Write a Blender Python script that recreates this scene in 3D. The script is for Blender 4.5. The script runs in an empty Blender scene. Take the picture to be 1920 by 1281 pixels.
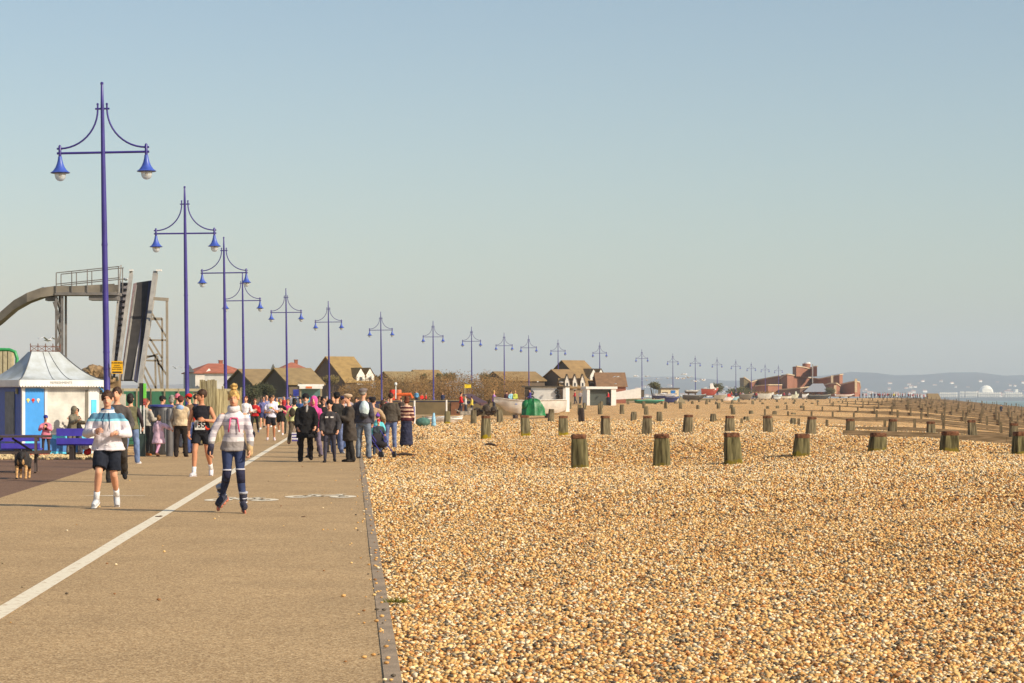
import bpy, math, random
import numpy as np
from mathutils import Vector, Matrix

# ------------------------------------------------------------------ camera, sky, sun
SC = bpy.context.scene
F, E, HY, CX = 4500.0, 1.65, 747.0, 960.0      # focal length in photo pixels, eye height, horizon row, centre column
cam_d = bpy.data.cameras.new("camera"); cam = bpy.data.objects.new("camera", cam_d)
SC.collection.objects.link(cam); SC.camera = cam
cam.location = (0, 0, E); cam.rotation_euler = (math.radians(90), 0, 0)
cam_d.sensor_width = 36; cam_d.lens = F/1920*36; cam_d.shift_y = (HY-640.5)/1920
cam_d.clip_start = 0.5; cam_d.clip_end = 60000
HAZE = 1.2e-4
SUN_EL, SUN_AZ = math.radians(33), math.radians(-31)   # azimuth measured from +X towards +Y
sdir = Vector((math.cos(SUN_AZ)*math.cos(SUN_EL), math.sin(SUN_AZ)*math.cos(SUN_EL), math.sin(SUN_EL)))
ld = bpy.data.lights.new("sun", 'SUN'); ld.energy = 4.6; ld.angle = math.radians(0.55); ld.color = (1, .89, .70)
lo = bpy.data.objects.new("sun", ld); SC.collection.objects.link(lo)
lo.rotation_euler = sdir.to_track_quat('Z', 'Y').to_euler()
W = bpy.data.worlds.new("World"); SC.world = W; W.use_nodes = True
nt = W.node_tree; bg = nt.nodes['Background']
sk = nt.nodes.new('ShaderNodeTexSky'); sk.sky_type = 'NISHITA'; sk.sun_disc = False
sk.sun_elevation = SUN_EL; sk.sun_rotation = math.pi/2 - SUN_AZ
sk.air_density = 1.0; sk.dust_density = 1.2; sk.ozone_density = 1.0; sk.altitude = 0
hs = nt.nodes.new('ShaderNodeHueSaturation'); hs.inputs['Saturation'].default_value = .98
nt.links.new(sk.outputs[0], hs.inputs['Color']); tn = nt.nodes.new('ShaderNodeMix'); tn.data_type = 'RGBA'; tn.blend_type = 'MULTIPLY'; tn.inputs[0].default_value = 1; tn.inputs[7].default_value = (.965, 1.0, .975, 1)
nt.links.new(hs.outputs[0], tn.inputs[6]); nt.links.new(tn.outputs[2], bg.inputs[0]); bg.inputs[1].default_value = .113
SC.view_settings.view_transform = 'Standard'; SC.view_settings.look = 'None'
SC.view_settings.exposure = 0.14; SC.view_settings.gamma = 1
SC.cycles.max_bounces = 6; SC.cycles.volume_bounces = 1; SC.cycles.use_denoising = True

# ------------------------------------------------------------------ helpers
R = math.radians
rnd = random.Random(7); nr = np.random.RandomState(11)
def at(px, py, d):                      # the real point that a photo pixel shows, at distance d
    return Vector(((px-CX)/F*d, d, E-(py-HY)/F*d))
def gd(py, z=0): return F*(E-z)/(py-HY)  # distance of level ground seen in a photo row
def link(o): SC.collection.objects.link(o); return o
def tag(o, label=None, cat=None, group=None, kind=None):
    if label: o['label'] = label
    if cat: o['category'] = cat
    if group: o['group'] = group
    if kind: o['kind'] = kind
    return o
def empty(name, loc, rz=0, parent=None):
    o = bpy.data.objects.new(name, None); o.location = loc; o.rotation_euler = (0, 0, rz); o.empty_display_size = .1
    if parent: o.parent = parent
    return link(o)
def copy_tree(o, parent=None):
    c = o.copy(); link(c)
    for k in ('label', 'category', 'group'):
        pass
    if parent is not None: c.parent = parent
    for ch in list(o.children): copy_tree(ch, c)
    return c
def frame(d):
    d = Vector(d).normalized()
    a = Vector((0, 0, 1)) if abs(d.z) < .9 else Vector((0, 1, 0))
    u = d.cross(a).normalized(); return u, d.cross(u).normalized()
_ico = {}
def ico(sub):
    if sub not in _ico:
        import bmesh
        b = bmesh.new(); bmesh.ops.create_icosphere(b, subdivisions=sub, radius=1)
        _ico[sub] = (np.array([v.co[:] for v in b.verts]), [[v.index for v in f.verts] for f in b.faces]); b.free()
    return _ico[sub]
class MB:
    def __init__(s): s.v = []; s.f = []; s.m = []
    def add(s, vs, fs, mi=0):
        n = len(s.v); s.v.extend([tuple(v) for v in vs]); s.f.extend([[i+n for i in f] for f in fs]); s.m.extend([mi]*len(fs)); return s
    def box(s, c, size, rz=0, mi=0, M=None):
        hx, hy, hz = size[0]/2, size[1]/2, size[2]/2
        co = [Vector((x*hx, y*hy, z*hz)) for x in (-1, 1) for y in (-1, 1) for z in (-1, 1)]
        r = M if M is not None else Matrix.Rotation(rz, 3, 'Z')
        return s.add([r @ v + Vector(c) for v in co], [(0, 1, 3, 2), (4, 6, 7, 5), (0, 4, 5, 1), (2, 3, 7, 6), (0, 2, 6, 4), (1, 5, 7, 3)], mi)
    def bar(s, a, b, w, h, mi=0, up=None):
        a, b = Vector(a), Vector(b); d = (b-a)
        if up is None: up = Vector((0, 0, 1)) if abs(d.normalized().z) < .95 else Vector((0, 1, 0))
        u = d.cross(Vector(up)).normalized(); n = u.cross(d).normalized()
        vs = [p + u*(sx*w/2) + n*(sy*h/2) for p in (a, b) for sx, sy in ((-1, -1), (1, -1), (1, 1), (-1, 1))]
        return s.add(vs, [(0, 1, 2, 3), (7, 6, 5, 4), (0, 4, 5, 1), (1, 5, 6, 2), (2, 6, 7, 3), (3, 7, 4, 0)], mi)
    def tube(s, pts, rad, seg=10, mi=0, cap=True):
        pts = [Vector(p) for p in pts]; n = len(pts)
        if not hasattr(rad, '__len__'): rad = [rad]*n
        vs = []; u0 = None
        for i, p in enumerate(pts):
            d = (pts[min(i+1, n-1)]-pts[max(i-1, 0)]).normalized()
            if u0 is None: u, w = frame(d)
            else:
                u = (u0 - d*u0.dot(d)).normalized(); w = d.cross(u)
            u0 = u
            for k in range(seg):
                a = 2*math.pi*k/seg; r = rad[i]
                rx, ry = (r if hasattr(r, '__len__') else (r, r))
                vs.append(p + u*(math.cos(a)*rx) + w*(math.sin(a)*ry))
        fs = [(i*seg+k, i*seg+(k+1) % seg, (i+1)*seg+(k+1) % seg, (i+1)*seg+k) for i in range(n-1) for k in range(seg)]
        if cap: fs += [tuple(range(seg))[::-1], tuple((n-1)*seg+k for k in range(seg))]
        return s.add(vs, fs, mi)
    def lathe(s, c, prof, seg=16, mi=0):      # prof: (r, z)
        c = Vector(c); vs = []
        for r, z in prof:
            for k in range(seg):
                a = 2*math.pi*k/seg; vs.append(c+Vector((math.cos(a)*r, math.sin(a)*r, z)))
        n = len(prof)
        fs = [(i*seg+k, i*seg+(k+1) % seg, (i+1)*seg+(k+1) % seg, (i+1)*seg+k) for i in range(n-1) for k in range(seg)]
        fs += [tuple(range(seg))[::-1], tuple((n-1)*seg+k for k in range(seg))]
        return s.add(vs, fs, mi)
    def ell(s, c, r, sub=2, M=None, mi=0):
        V, fs = ico(sub); V = V*np.array(r if hasattr(r, '__len__') else (r, r, r))
        if M is not None: V = V @ np.array(M.to_3x3()).T
        return s.add(V+np.array(c[:]), fs, mi)
    def rings(s, rings, mi=0):                # list of closed rings of equal count
        n = len(rings[0]); vs = [v for r in rings for v in r]; m = len(rings)
        fs = [(i*n+k, i*n+(k+1) % n, (i+1)*n+(k+1) % n, (i+1)*n+k) for i in range(m-1) for k in range(n)]
        fs += [tuple(range(n))[::-1], tuple((m-1)*n+k for k in range(n))]
        return s.add(vs, fs, mi)
    def prism(s, poly, z0, z1, mi=0):         # polygon in xy, z0/z1 numbers or lists
        n = len(poly)
        a = z0 if hasattr(z0, '__len__') else [z0]*n; b = z1 if hasattr(z1, '__len__') else [z1]*n
        vs = [(p[0], p[1], a[i]) for i, p in enumerate(poly)] + [(p[0], p[1], b[i]) for i, p in enumerate(poly)]
        fs = [tuple(range(n))[::-1], tuple(range(n, 2*n))] + [(i, (i+1) % n, n+(i+1) % n, n+i) for i in range(n)]
        return s.add(vs, fs, mi)
    def build(s, name, mats, parent=None, smooth=False, loc=None, rz=0):
        me = bpy.data.meshes.new(name); me.from_pydata([tuple(v) for v in s.v], [], s.f)
        mats = mats if isinstance(mats, (list, tuple)) else [mats]
        for m in mats: me.materials.append(m)
        if len(mats) > 1: me.polygons.foreach_set('material_index', s.m)
        me.polygons.foreach_set('use_smooth', [bool(smooth)]*len(s.f)); me.validate(); me.update()
        o = bpy.data.objects.new(name, me)
        if loc is not None: o.location = loc
        if rz: o.rotation_euler = (0, 0, rz)
        if parent is not None: o.parent = parent
        link(o)
        if smooth == 'auto': me.set_sharp_from_angle(angle=R(40))
        return o
def s2l(c): return tuple(((x/255/12.92) if x/255 <= .04045 else ((x/255+.055)/1.055)**2.4) for x in c[:3])
_mats = {}
def mat(name, col, rough=.7, var=.12, scale=6, bump=0., bscale=40, metal=0., trans=0., spec=.5, col2=None, coord='Object'):
    """painted, woven or plain surface: base colour broken up by noise, optional bump"""
    if name in _mats: return _mats[name]
    m = bpy.data.materials.new(name); m.use_nodes = True; _mats[name] = m
    n = m.node_tree.nodes; l = m.node_tree.links; b = n['Principled BSDF']
    b.inputs['Roughness'].default_value = rough; b.inputs['Metallic'].default_value = metal
    b.inputs['Specular IOR Level'].default_value = spec
    if trans: b.inputs['Transmission Weight'].default_value = trans
    tc = n.new('ShaderNodeTexCoord'); nz = n.new('ShaderNodeTexNoise'); nz.inputs['Scale'].default_value = scale
    nz.inputs['Detail'].default_value = 5; l.new(tc.outputs[coord], nz.inputs['Vector'])
    r = n.new('ShaderNodeValToRGB'); c = col; d = col2 or tuple(x*(1-2*var) for x in col)
    hi = tuple(min(1, x*(1+var)) for x in col)
    r.color_ramp.elements[0].position = .3; r.color_ramp.elements[0].color = (*d[:3], 1)
    r.color_ramp.elements[1].position = .7; r.color_ramp.elements[1].color = (*hi[:3], 1)
    l.new(nz.outputs['Fac'], r.inputs[0]); l.new(r.outputs[0], b.inputs['Base Color'])
    if bump:
        n2 = n.new('ShaderNodeTexNoise'); n2.inputs['Scale'].default_value = bscale; n2.inputs['Detail'].default_value = 4
        l.new(tc.outputs[coord], n2.inputs['Vector']); bp = n.new('ShaderNodeBump'); bp.inputs['Strength'].default_value = bump
        bp.inputs['Distance'].default_value = .02; l.new(n2.outputs['Fac'], bp.inputs['Height']); l.new(bp.outputs[0], b.inputs['Normal'])
    return m
def bands(name, stops, axis=2, rough=.85, bump=.5, spec=.2, scale=1, off=0):
    """cloth woven in bands: stops = [(position, colour)] along an object axis, constant steps"""
    m = bpy.data.materials.new(name); m.use_nodes = True
    n = m.node_tree.nodes; l = m.node_tree.links; b = n['Principled BSDF']; b.inputs['Roughness'].default_value = rough
    b.inputs['Specular IOR Level'].default_value = spec
    tc = n.new('ShaderNodeTexCoord'); sp = n.new('ShaderNodeSeparateXYZ'); l.new(tc.outputs['Object'], sp.inputs[0])
    nz = n.new('ShaderNodeTexNoise'); nz.inputs['Scale'].default_value = 5; l.new(tc.outputs['Object'], nz.inputs['Vector'])
    ma = n.new('ShaderNodeMath'); ma.operation = 'MULTIPLY_ADD'; ma.inputs[1].default_value = .04; l.new(nz.outputs['Fac'], ma.inputs[0])
    l.new(sp.outputs[axis], ma.inputs[2])
    mr = n.new('ShaderNodeMapRange'); lo_, hi_ = stops[0][0], stops[-1][0]+.001
    mr.inputs['From Min'].default_value = lo_+.02; mr.inputs['From Max'].default_value = hi_+.02
    l.new(ma.outputs[0], mr.inputs['Value'])
    r = n.new('ShaderNodeValToRGB'); r.color_ramp.interpolation = 'CONSTANT'
    while len(r.color_ramp.elements) < len(stops): r.color_ramp.elements.new(.5)
    for i, (p, c) in enumerate(stops):
        r.color_ramp.elements[i].position = max(0, min(1, (p-lo_)/(hi_-lo_))); r.color_ramp.elements[i].color = (*c[:3], 1)
    l.new(mr.outputs[0], r.inputs[0]); l.new(r.outputs[0], b.inputs['Base Color'])
    bp = n.new('ShaderNodeBump'); bp.inputs['Strength'].default_value = bump; bp.inputs['Distance'].default_value = .03
    n2 = n.new('ShaderNodeTexNoise'); n2.inputs['Scale'].default_value = 11; n2.inputs['Detail'].default_value = 3; n2.inputs['Distortion'].default_value = .6
    l.new(tc.outputs['Object'], n2.inputs['Vector']); l.new(n2.outputs['Fac'], bp.inputs['Height']); l.new(bp.outputs[0], b.inputs['Normal'])
    return m
def cloth(c, name=None):
    return mat(name or 'cloth_%d_%d_%d' % tuple(c), s2l(c), rough=.85, var=.16, scale=7, bump=.7, bscale=13, spec=.2)

# ------------------------------------------------------------------ the lie of the land
LAMPS = [(203, 155), (352, 350), (424, 445), (458, 512), (539, 541), (618, 565), (716, 585), (813, 602), (885, 613), (946, 624), (992, 629),
         (1047, 637), (1125, 642), (1204, 655), (1262, 663), (1304, 667), (1345, 670), (1380, 674), (1409, 679), (1435, 682), (1460, 684)]
LH = 9.15
def Bz(Y): return np.interp(Y, [0, 150, 200, 300, 400, 600, 1000, 3000], [0, 0, .28, .85, 1.15, 1.55, 1.68, 1.6])
lampd = []
for px, ty in LAMPS:
    d = 200.
    for _ in range(30): d = F*(LH+float(Bz(d))-E)/(HY-ty)
    lampd.append(d)
lampX = [(px-CX)/F*d for (px, _), d in zip(LAMPS, lampd)]
_ys = [0, 110]+lampd[3:]+[900]; _xr = [.29, .29-.0664*110]+[x+7.5 for x in lampX[3:]]+[lampX[-1]+7.5+60]
_ysl = [0, 110]+lampd[3:]+[900]; _xl = [-5.2, -5.2-.0827*110]+[x-.5 for x in lampX[3:]]+[lampX[-1]+59]
def edgeR(Y): return np.interp(Y, _ys, _xr)
def edgeL(Y): return np.interp(Y, _ysl, _xl)
def Xc(Y): return np.interp(Y, [0, 57, 100, 150, 200, 300, 400, 600, 800, 1000, 1300, 2000, 4000], [14, 14, 13.5, 16, 24, 40, 57, 95, 134, 150, 110, -50, -600])
def sms(a, b, x): t = np.clip((x-a)/(b-a), 0, 1); return t*t*(3-2*t)
def zt(X, Y):
    X = np.asarray(X, float); Y = np.asarray(Y, float)
    e = X-edgeR(Y)
    A = np.interp(Y, [14, 57, 100, 150, 250], [.12, .38, .2, .15, .1])
    z = -.035 + Bz(Y) + A*sms(4.3, 13, e)
    z += sms(.5, 6, e)*(.035*np.sin(X*.9+Y*.13)+.035*np.sin(Y*.31-X*.4+1.5*np.sin(X*.3))+.025*np.sin(Y*.9+X*.7+np.sin(X*1.3))+.015*np.sin(Y*2.1-X*1.1))
    s = X-Xc(Y)
    z -= .055*np.clip(s+1.5, 0, 12) + .115*np.clip(s-10.5, 0, None)
    return np.maximum(z, -9)
def gz(x, y): return float(zt(x, y))
# ------------------------------------------------------------------ ground, path, beach, sea, hills
def grid_mesh(name, xs, ys, zf, m, smooth=True):
    X, Y = np.meshgrid(xs, ys); Z = zf(X, Y); nx, ny = len(xs), len(ys)
    co = np.stack([X, Y, Z], -1).reshape(-1, 3)
    me = bpy.data.meshes.new(name); me.vertices.add(len(co)); me.vertices.foreach_set('co', co.ravel())
    i = np.arange((nx-1)*(ny-1)); r, c = i//(nx-1), i % (nx-1); a = r*nx+c
    q = np.stack([a, a+1, a+nx+1, a+nx], -1).ravel()
    me.loops.add(len(q)); me.loops.foreach_set('vertex_index', q); me.polygons.add(len(i))
    me.polygons.foreach_set('loop_start', i*4); me.polygons.foreach_set('loop_total', np.full(len(i), 4)); me.update(calc_edges=True)
    me.polygons.foreach_set('use_smooth', [smooth]*len(i)); me.materials.append(m)
    return link(bpy.data.objects.new(name, me))
def strip(name, fl, fr, ys, dz, m, n=2):
    mb = MB(); rows = []
    for y in ys:
        a, b = float(fl(y)), float(fr(y)); rows.append([(a+(b-a)*k/(n-1), y, float(Bz(y))+dz) for k in range(n)])
    for r in rows: mb.v.extend(r)
    for i in range(len(ys)-1):
        for k in range(n-1): mb.f.append([i*n+k, i*n+k+1, (i+1)*n+k+1, (i+1)*n+k]); mb.m.append(0)
    return mb.build(name, m)
PAL = [(226, 183, 122), (238, 205, 150), (248, 232, 205), (202, 158, 100), (152, 110, 72), (150, 138, 118), (92, 84, 76), (206, 144, 86), (228, 220, 206)]
PW = np.array([.25, .17, .09, .12, .12, .08, .08, .06, .03]); PW /= PW.sum()
PALL = np.array([s2l(c) for c in PAL])*np.array([.96, .87, .70])
def shingle_mat():
    m = bpy.data.materials.new('shingle'); m.use_nodes = True; n = m.node_tree.nodes; l = m.node_tree.links; b = n['Principled BSDF']
    b.inputs['Roughness'].default_value = .75; b.inputs['Specular IOR Level'].default_value = .3
    tc = n.new('ShaderNodeTexCoord')
    v = n.new('ShaderNodeTexVoronoi'); v.inputs['Scale'].default_value = 17; l.new(tc.outputs['Object'], v.inputs['Vector'])
    sp = n.new('ShaderNodeSeparateColor'); l.new(v.outputs['Color'], sp.inputs[0])
    r = n.new('ShaderNodeValToRGB'); r.color_ramp.interpolation = 'CONSTANT'; acc = 0
    while len(r.color_ramp.elements) < len(PAL): r.color_ramp.elements.new(.5)
    order = [6, 4, 5, 3, 7, 0, 1, 2, 8]
    for i, k in enumerate(order):
        r.color_ramp.elements[i].position = acc; r.color_ramp.elements[i].color = (*PALL[k], 1); acc += PW[k]
    l.new(sp.outputs[0], r.inputs[0])
    big = n.new('ShaderNodeTexNoise'); big.inputs['Scale'].default_value = .22; big.inputs['Detail'].default_value = 4; l.new(tc.outputs['Object'], big.inputs['Vector'])
    br = n.new('ShaderNodeValToRGB'); br.color_ramp.elements[0].color = (.95, .88, .8, 1); br.color_ramp.elements[0].position = .35
    br.color_ramp.elements[1].color = (1.12, 1.1, 1.08, 1); br.color_ramp.elements[1].position = .65; l.new(big.outputs['Fac'], br.inputs[0])
    mx = n.new('ShaderNodeMix'); mx.data_type = 'RGBA'; mx.blend_type = 'MULTIPLY'; mx.inputs[0].default_value = 1
    l.new(r.outputs[0], mx.inputs[6]); l.new(br.outputs[0], mx.inputs[7]); l.new(mx.outputs[2], b.inputs['Base Color'])
    bp = n.new('ShaderNodeBump'); bp.inputs['Strength'].default_value = .8; bp.inputs['Distance'].default_value = .03; bp.invert = True
    l.new(v.outputs['Distance'], bp.inputs['Height']); l.new(bp.outputs[0], b.inputs['Normal'])
    return m
M_SH = shingle_mat()
def geo(a, b, n): return list(a*(b/a)**(np.arange(n)/(n-1)))
xs = sorted(set([-6000, -3000, -1500, -800, -400, -200, -120, -80, -60, -50, -40, -30]+list(np.arange(-26, 30, .6))+list(np.arange(30, 190, 3.))+[200, 240, 300, 400, 700, 1500, 3000, 6000]))
ys = [-30, -10, 0, 4, 8]+list(np.arange(10, 70, .6))+list(np.arange(70, 140, 1.))+list(np.arange(140, 300, 3.))+list(np.arange(300, 900, 10.))+[900, 1000, 1100, 1300, 1600, 2000, 3000, 4000, 5500, 9000, 14000]
g = grid_mesh('shingle_beach', xs, ys, zt, M_SH); tag(g, 'golden shingle beach', kind='structure')

def pebbles():
    """loose stones lying on the beach, every one a small solid; one object, nobody could count them"""
    V1, F1 = ico(1); F1 = np.array(F1)                      # 12 verts
    O = np.array([(1, 0, 0), (-1, 0, 0), (0, 1, 0), (0, -1, 0), (0, 0, 1), (0, 0, -1.)])*1.1
    OF = np.array([(0, 2, 4), (2, 1, 4), (1, 3, 4), (3, 0, 4), (2, 0, 5), (1, 2, 5), (3, 1, 5), (0, 3, 5)])
    allv, allf, allc = [], [], []; base = 0
    for (y0, y1, dens, r0, r1, V, Fc) in ((12.6, 21, 2500, .008, .025, V1, F1), (21, 34, 1500, .010, .027, O, OF), (34, 60, 520, .015, .034, O, OF), (60, 105, 120, .022, .045, O, OF), (105, 165, 45, .03, .06, O, OF)):
        xr = CX/F*y1+3.4; xl = float(edgeR(y1))-.3
        N = int((y1-y0)*(xr-xl)*dens)
        y = nr.uniform(y0, y1, N); x = nr.uniform(xl, xr, N)
        k = (x > edgeR(y)-.02) & (x < CX/F*y+3.4) & (x > (690-CX)/F*y-3.0)
        x, y = x[k], y[k]; N = len(x)
        r = r0+(r1-r0)*nr.beta(1.6, 3.2, N)
        sc = np.stack([r*nr.uniform(.9, 1.5, N), r*nr.uniform(.7, 1.1, N), r*nr.uniform(.45, .8, N)], -1)
        th = nr.uniform(0, 6.28, N); tl = nr.normal(0, .35, N); ct, st = np.cos(th), np.sin(th); cl, sl = np.cos(tl), np.sin(tl)
        P = V[None]*sc[:, None]; P = P*(1+nr.uniform(-.16, .16, P.shape))
        X1 = P[..., 0]*cl[:, None]-P[..., 2]*sl[:, None]; Z1 = P[..., 0]*sl[:, None]+P[..., 2]*cl[:, None]
        X2 = X1*ct[:, None]-P[..., 1]*st[:, None]; Y2 = X1*st[:, None]+P[..., 1]*ct[:, None]
        z = zt(x, y)+r*nr.uniform(-.1, 1.5, N)
        co = np.stack([X2+x[:, None], Y2+y[:, None], Z1+z[:, None]], -1)
        grey = np.clip(.5+.5*np.sin(x*.35+1.3*np.sin(y*.21))*np.sin(y*.17+.8), 0, 1)
        ci = nr.choice(len(PAL), N, p=PW); band_ = np.exp(-((y-50-2*np.sin(x*.5))/8)**2)+np.clip((y-75)/20, 0, 1); pale = (nr.rand(N) < grey*.16+.26*band_); ci[pale] = nr.choice([2, 5, 8, 1], pale.sum())
        col = PALL[ci]*nr.uniform(.8, 1.12, (N, 1))*(1+.12*np.clip(band_, 0, 1))[:, None]
        allv.append(co.reshape(-1, 3)); nv = len(V)
        allf.append((Fc[None]+(np.arange(N)*nv)[:, None, None]+base).reshape(-1, 3)); base += N*nv
        allc.append(np.repeat(col, nv, 0))
    N = 170; y = 12.8+nr.rand(N)**1.5*45; x = edgeR(y)-.02-nr.exponential(.10, N)-.02; far_ = nr.rand(N) < .2; x[far_] = edgeR(y[far_])-nr.uniform(.1, 5, far_.sum())
    r = nr.uniform(.006, .017, N); P = V1[None]*np.stack([r*1.3, r, r*.7], -1)[:, None]; P = P*(1+nr.uniform(-.15, .15, P.shape))
    z = np.where(x > edgeR(y)-.105, .012, .004)+r*.5; allv.append((P+np.stack([x, y, z], -1)[:, None]).reshape(-1, 3)); allf.append((F1[None]+(np.arange(N)*len(V1))[:, None, None]+base).reshape(-1, 3)); allc.append(np.repeat(PALL[nr.choice(len(PAL), N, p=PW)], len(V1), 0))
    co = np.concatenate(allv); f = np.concatenate(allf); c = np.concatenate(allc)
    me = bpy.data.meshes.new('pebbles'); me.vertices.add(len(co)); me.vertices.foreach_set('co', co.ravel())
    me.loops.add(f.size); me.loops.foreach_set('vertex_index', f.ravel()); me.polygons.add(len(f))
    me.polygons.foreach_set('loop_start', np.arange(len(f))*3); me.polygons.foreach_set('loop_total', np.full(len(f), 3)); me.update(calc_edges=True)
    me.polygons.foreach_set('use_smooth', np.ones(len(f), bool))
    a = me.color_attributes.new('stone', 'FLOAT_COLOR', 'POINT'); a.data.foreach_set('color', np.concatenate([c, np.ones((len(c), 1))], 1).ravel())
    m = bpy.data.materials.new('pebble_stone'); m.use_nodes = True; n = m.node_tree.nodes; l = m.node_tree.links; b = n['Principled BSDF']
    b.inputs['Roughness'].default_value = .6; b.inputs['Specular IOR Level'].default_value = .35
    va = n.new('ShaderNodeVertexColor'); va.layer_name = 'stone'
    tc = n.new('ShaderNodeTexCoord'); nz = n.new('ShaderNodeTexNoise'); nz.inputs['Scale'].default_value = 90; l.new(tc.outputs['Object'], nz.inputs['Vector'])
    mr = n.new('ShaderNodeMapRange'); mr.inputs['To Min'].default_value = .75; mr.inputs['To Max'].default_value = 1.2; l.new(nz.outputs['Fac'], mr.inputs[0])
    mx = n.new('ShaderNodeMix'); mx.data_type = 'RGBA'; mx.blend_type = 'MULTIPLY'; mx.inputs[0].default_value = 1
    l.new(va.outputs[0], mx.inputs[6]); l.new(mr.outputs[0], mx.inputs[7]); l.new(mx.outputs[2], b.inputs['Base Color'])
    me.materials.append(m); o = link(bpy.data.objects.new('pebbles', me))
    tag(o, 'loose cream, orange and grey pebbles covering the near beach', 'pebbles', kind='stuff')
pebbles()

def asphalt(name, c1, c2, c3, sc=140):
    m = bpy.data.materials.new(name); m.use_nodes = True; n = m.node_tree.nodes; l = m.node_tree.links; b = n['Principled BSDF']
    b.inputs['Roughness'].default_value = .85; b.inputs['Specular IOR Level'].default_value = .25
    tc = n.new('ShaderNodeTexCoord')
    v = n.new('ShaderNodeTexVoronoi'); v.inputs['Scale'].default_value = sc; l.new(tc.outputs['Object'], v.inputs['Vector'])
    sp = n.new('ShaderNodeSeparateColor'); l.new(v.outputs['Color'], sp.inputs[0])
    r = n.new('ShaderNodeValToRGB'); r.color_ramp.elements[0].color = (*s2l(c1), 1); r.color_ramp.elements[1].color = (*s2l(c3), 1)
    e = r.color_ramp.elements.new(.5); e.color = (*s2l(c2), 1); l.new(sp.outputs[0], r.inputs[0])
    nz = n.new('ShaderNodeTexNoise'); nz.inputs['Scale'].default_value = .6; nz.inputs['Detail'].default_value = 8; nz.inputs['Roughness'].default_value = .65
    l.new(tc.outputs['Object'], nz.inputs['Vector'])
    mr = n.new('ShaderNodeMapRange'); mr.inputs['From Min'].default_value = .3; mr.inputs['From Max'].default_value = .7
    mr.inputs['To Min'].default_value = .86; mr.inputs['To Max'].default_value = 1.1; l.new(nz.outputs['Fac'], mr.inputs[0])
    n3 = n.new('ShaderNodeTexNoise'); n3.inputs['Scale'].default_value = 11; n3.inputs['Detail'].default_value = 6; n3.inputs['Roughness'].default_value = .8; l.new(tc.outputs['Object'], n3.inputs['Vector'])
    m3 = n.new('ShaderNodeMapRange'); m3.inputs['From Min'].default_value = .3; m3.inputs['From Max'].default_value = .7; m3.inputs['To Min'].default_value = .84; m3.inputs['To Max'].default_value = 1.14; l.new(n3.outputs['Fac'], m3.inputs[0])
    mm = n.new('ShaderNodeMath'); mm.operation = 'MULTIPLY'; l.new(mr.outputs[0], mm.inputs[0]); l.new(m3.outputs[0], mm.inputs[1])
    mx = n.new('ShaderNodeMix'); mx.data_type = 'RGBA'; mx.blend_type = 'MULTIPLY'; mx.inputs[0].default_value = 1
    l.new(r.outputs[0], mx.inputs[6]); l.new(mm.outputs[0], mx.inputs[7]); l.new(mx.outputs[2], b.inputs['Base Color'])
    bp = n.new('ShaderNodeBump'); bp.inputs['Strength'].default_value = .5; bp.inputs['Distance'].default_value = .004
    l.new(v.outputs['Distance'], bp.inputs['Height']); l.new(bp.outputs[0], b.inputs['Normal'])
    return m
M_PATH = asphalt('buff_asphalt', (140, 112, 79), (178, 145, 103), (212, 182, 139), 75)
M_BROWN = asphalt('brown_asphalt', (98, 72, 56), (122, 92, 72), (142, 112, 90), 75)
YS = [-8, 0]+list(range(10, 140, 10))+list(range(140, 560, 12))
YS2 = [y for y in YS if y < 140]+list(range(140, 340, 12))
tag(strip('promenade_path', edgeL, lambda y: float(edgeR(y))-(.06 if y < 119 else 0), YS, 0, M_PATH), 'wide buff asphalt promenade path', kind='structure')
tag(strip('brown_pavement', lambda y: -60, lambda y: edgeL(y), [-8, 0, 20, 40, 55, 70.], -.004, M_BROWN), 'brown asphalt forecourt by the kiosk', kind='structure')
grass = mat('rough_grass', s2l((120, 112, 60)), rough=.95, var=.3, scale=3, bump=.6, bscale=30, spec=.1)
tag(strip('grass_verge', lambda y: -400, lambda y: edgeL(y)-1.0, [84, 100, 140, 160, 200, 260, 330, 420, 600.], .0, grass), 'dull green grass verge behind the promenade', kind='structure')
# timber edging between path and shingle, in boards
ed = MB(); y = -6.
while y < 120:
    L = 2.4+rnd.uniform(-.1, .1); a, b_ = float(edgeR(y)), float(edgeR(y+L-.012)); h = .006+rnd.uniform(-.002, .003)
    ed.prism([(a-.105, y), (a-.002, y), (b_-.002, y+L-.012), (b_-.105, y+L-.012)], -.12, h); y += L
M_EDGE = mat('weathered_edging', s2l((158, 136, 112)), rough=.9, var=.15, scale=4, bump=.4, bscale=60)
tag(ed.build('edging_strip', M_EDGE), 'weathered pale timber edging between path and shingle', kind='structure')
# painted line, worn
def paint_mat():
    m = bpy.data.materials.new('road_paint'); m.use_nodes = True; n = m.node_tree.nodes; l = m.node_tree.links; b = n['Principled BSDF']
    tc = n.new('ShaderNodeTexCoord'); nz = n.new('ShaderNodeTexNoise'); nz.inputs['Scale'].default_value = 14; nz.inputs['Detail'].default_value = 8; l.new(tc.outputs['Object'], nz.inputs['Vector'])
    r = n.new('ShaderNodeValToRGB'); r.color_ramp.elements[0].position = .3; r.color_ramp.elements[0].color = (*s2l((196, 166, 130)), 1)
    r.color_ramp.elements[1].position = .46; r.color_ramp.elements[1].color = (*s2l((236, 222, 196)), 1)
    l.new(nz.outputs['Fac'], r.inputs[0]); l.new(r.outputs[0], b.inputs['Base Color']); b.inputs['Roughness'].default_value = .7
    return m
M_PAINT = paint_mat()
def lineX(Y): return np.interp(Y, [0, 110], [-2.72, -2.72-.0659*110]) if Y < 110 else float(edgeL(Y))+5.
yl = list(np.arange(2, 110, 3.)); wl = [rnd.uniform(-.008, .008) for _ in yl]
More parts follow.
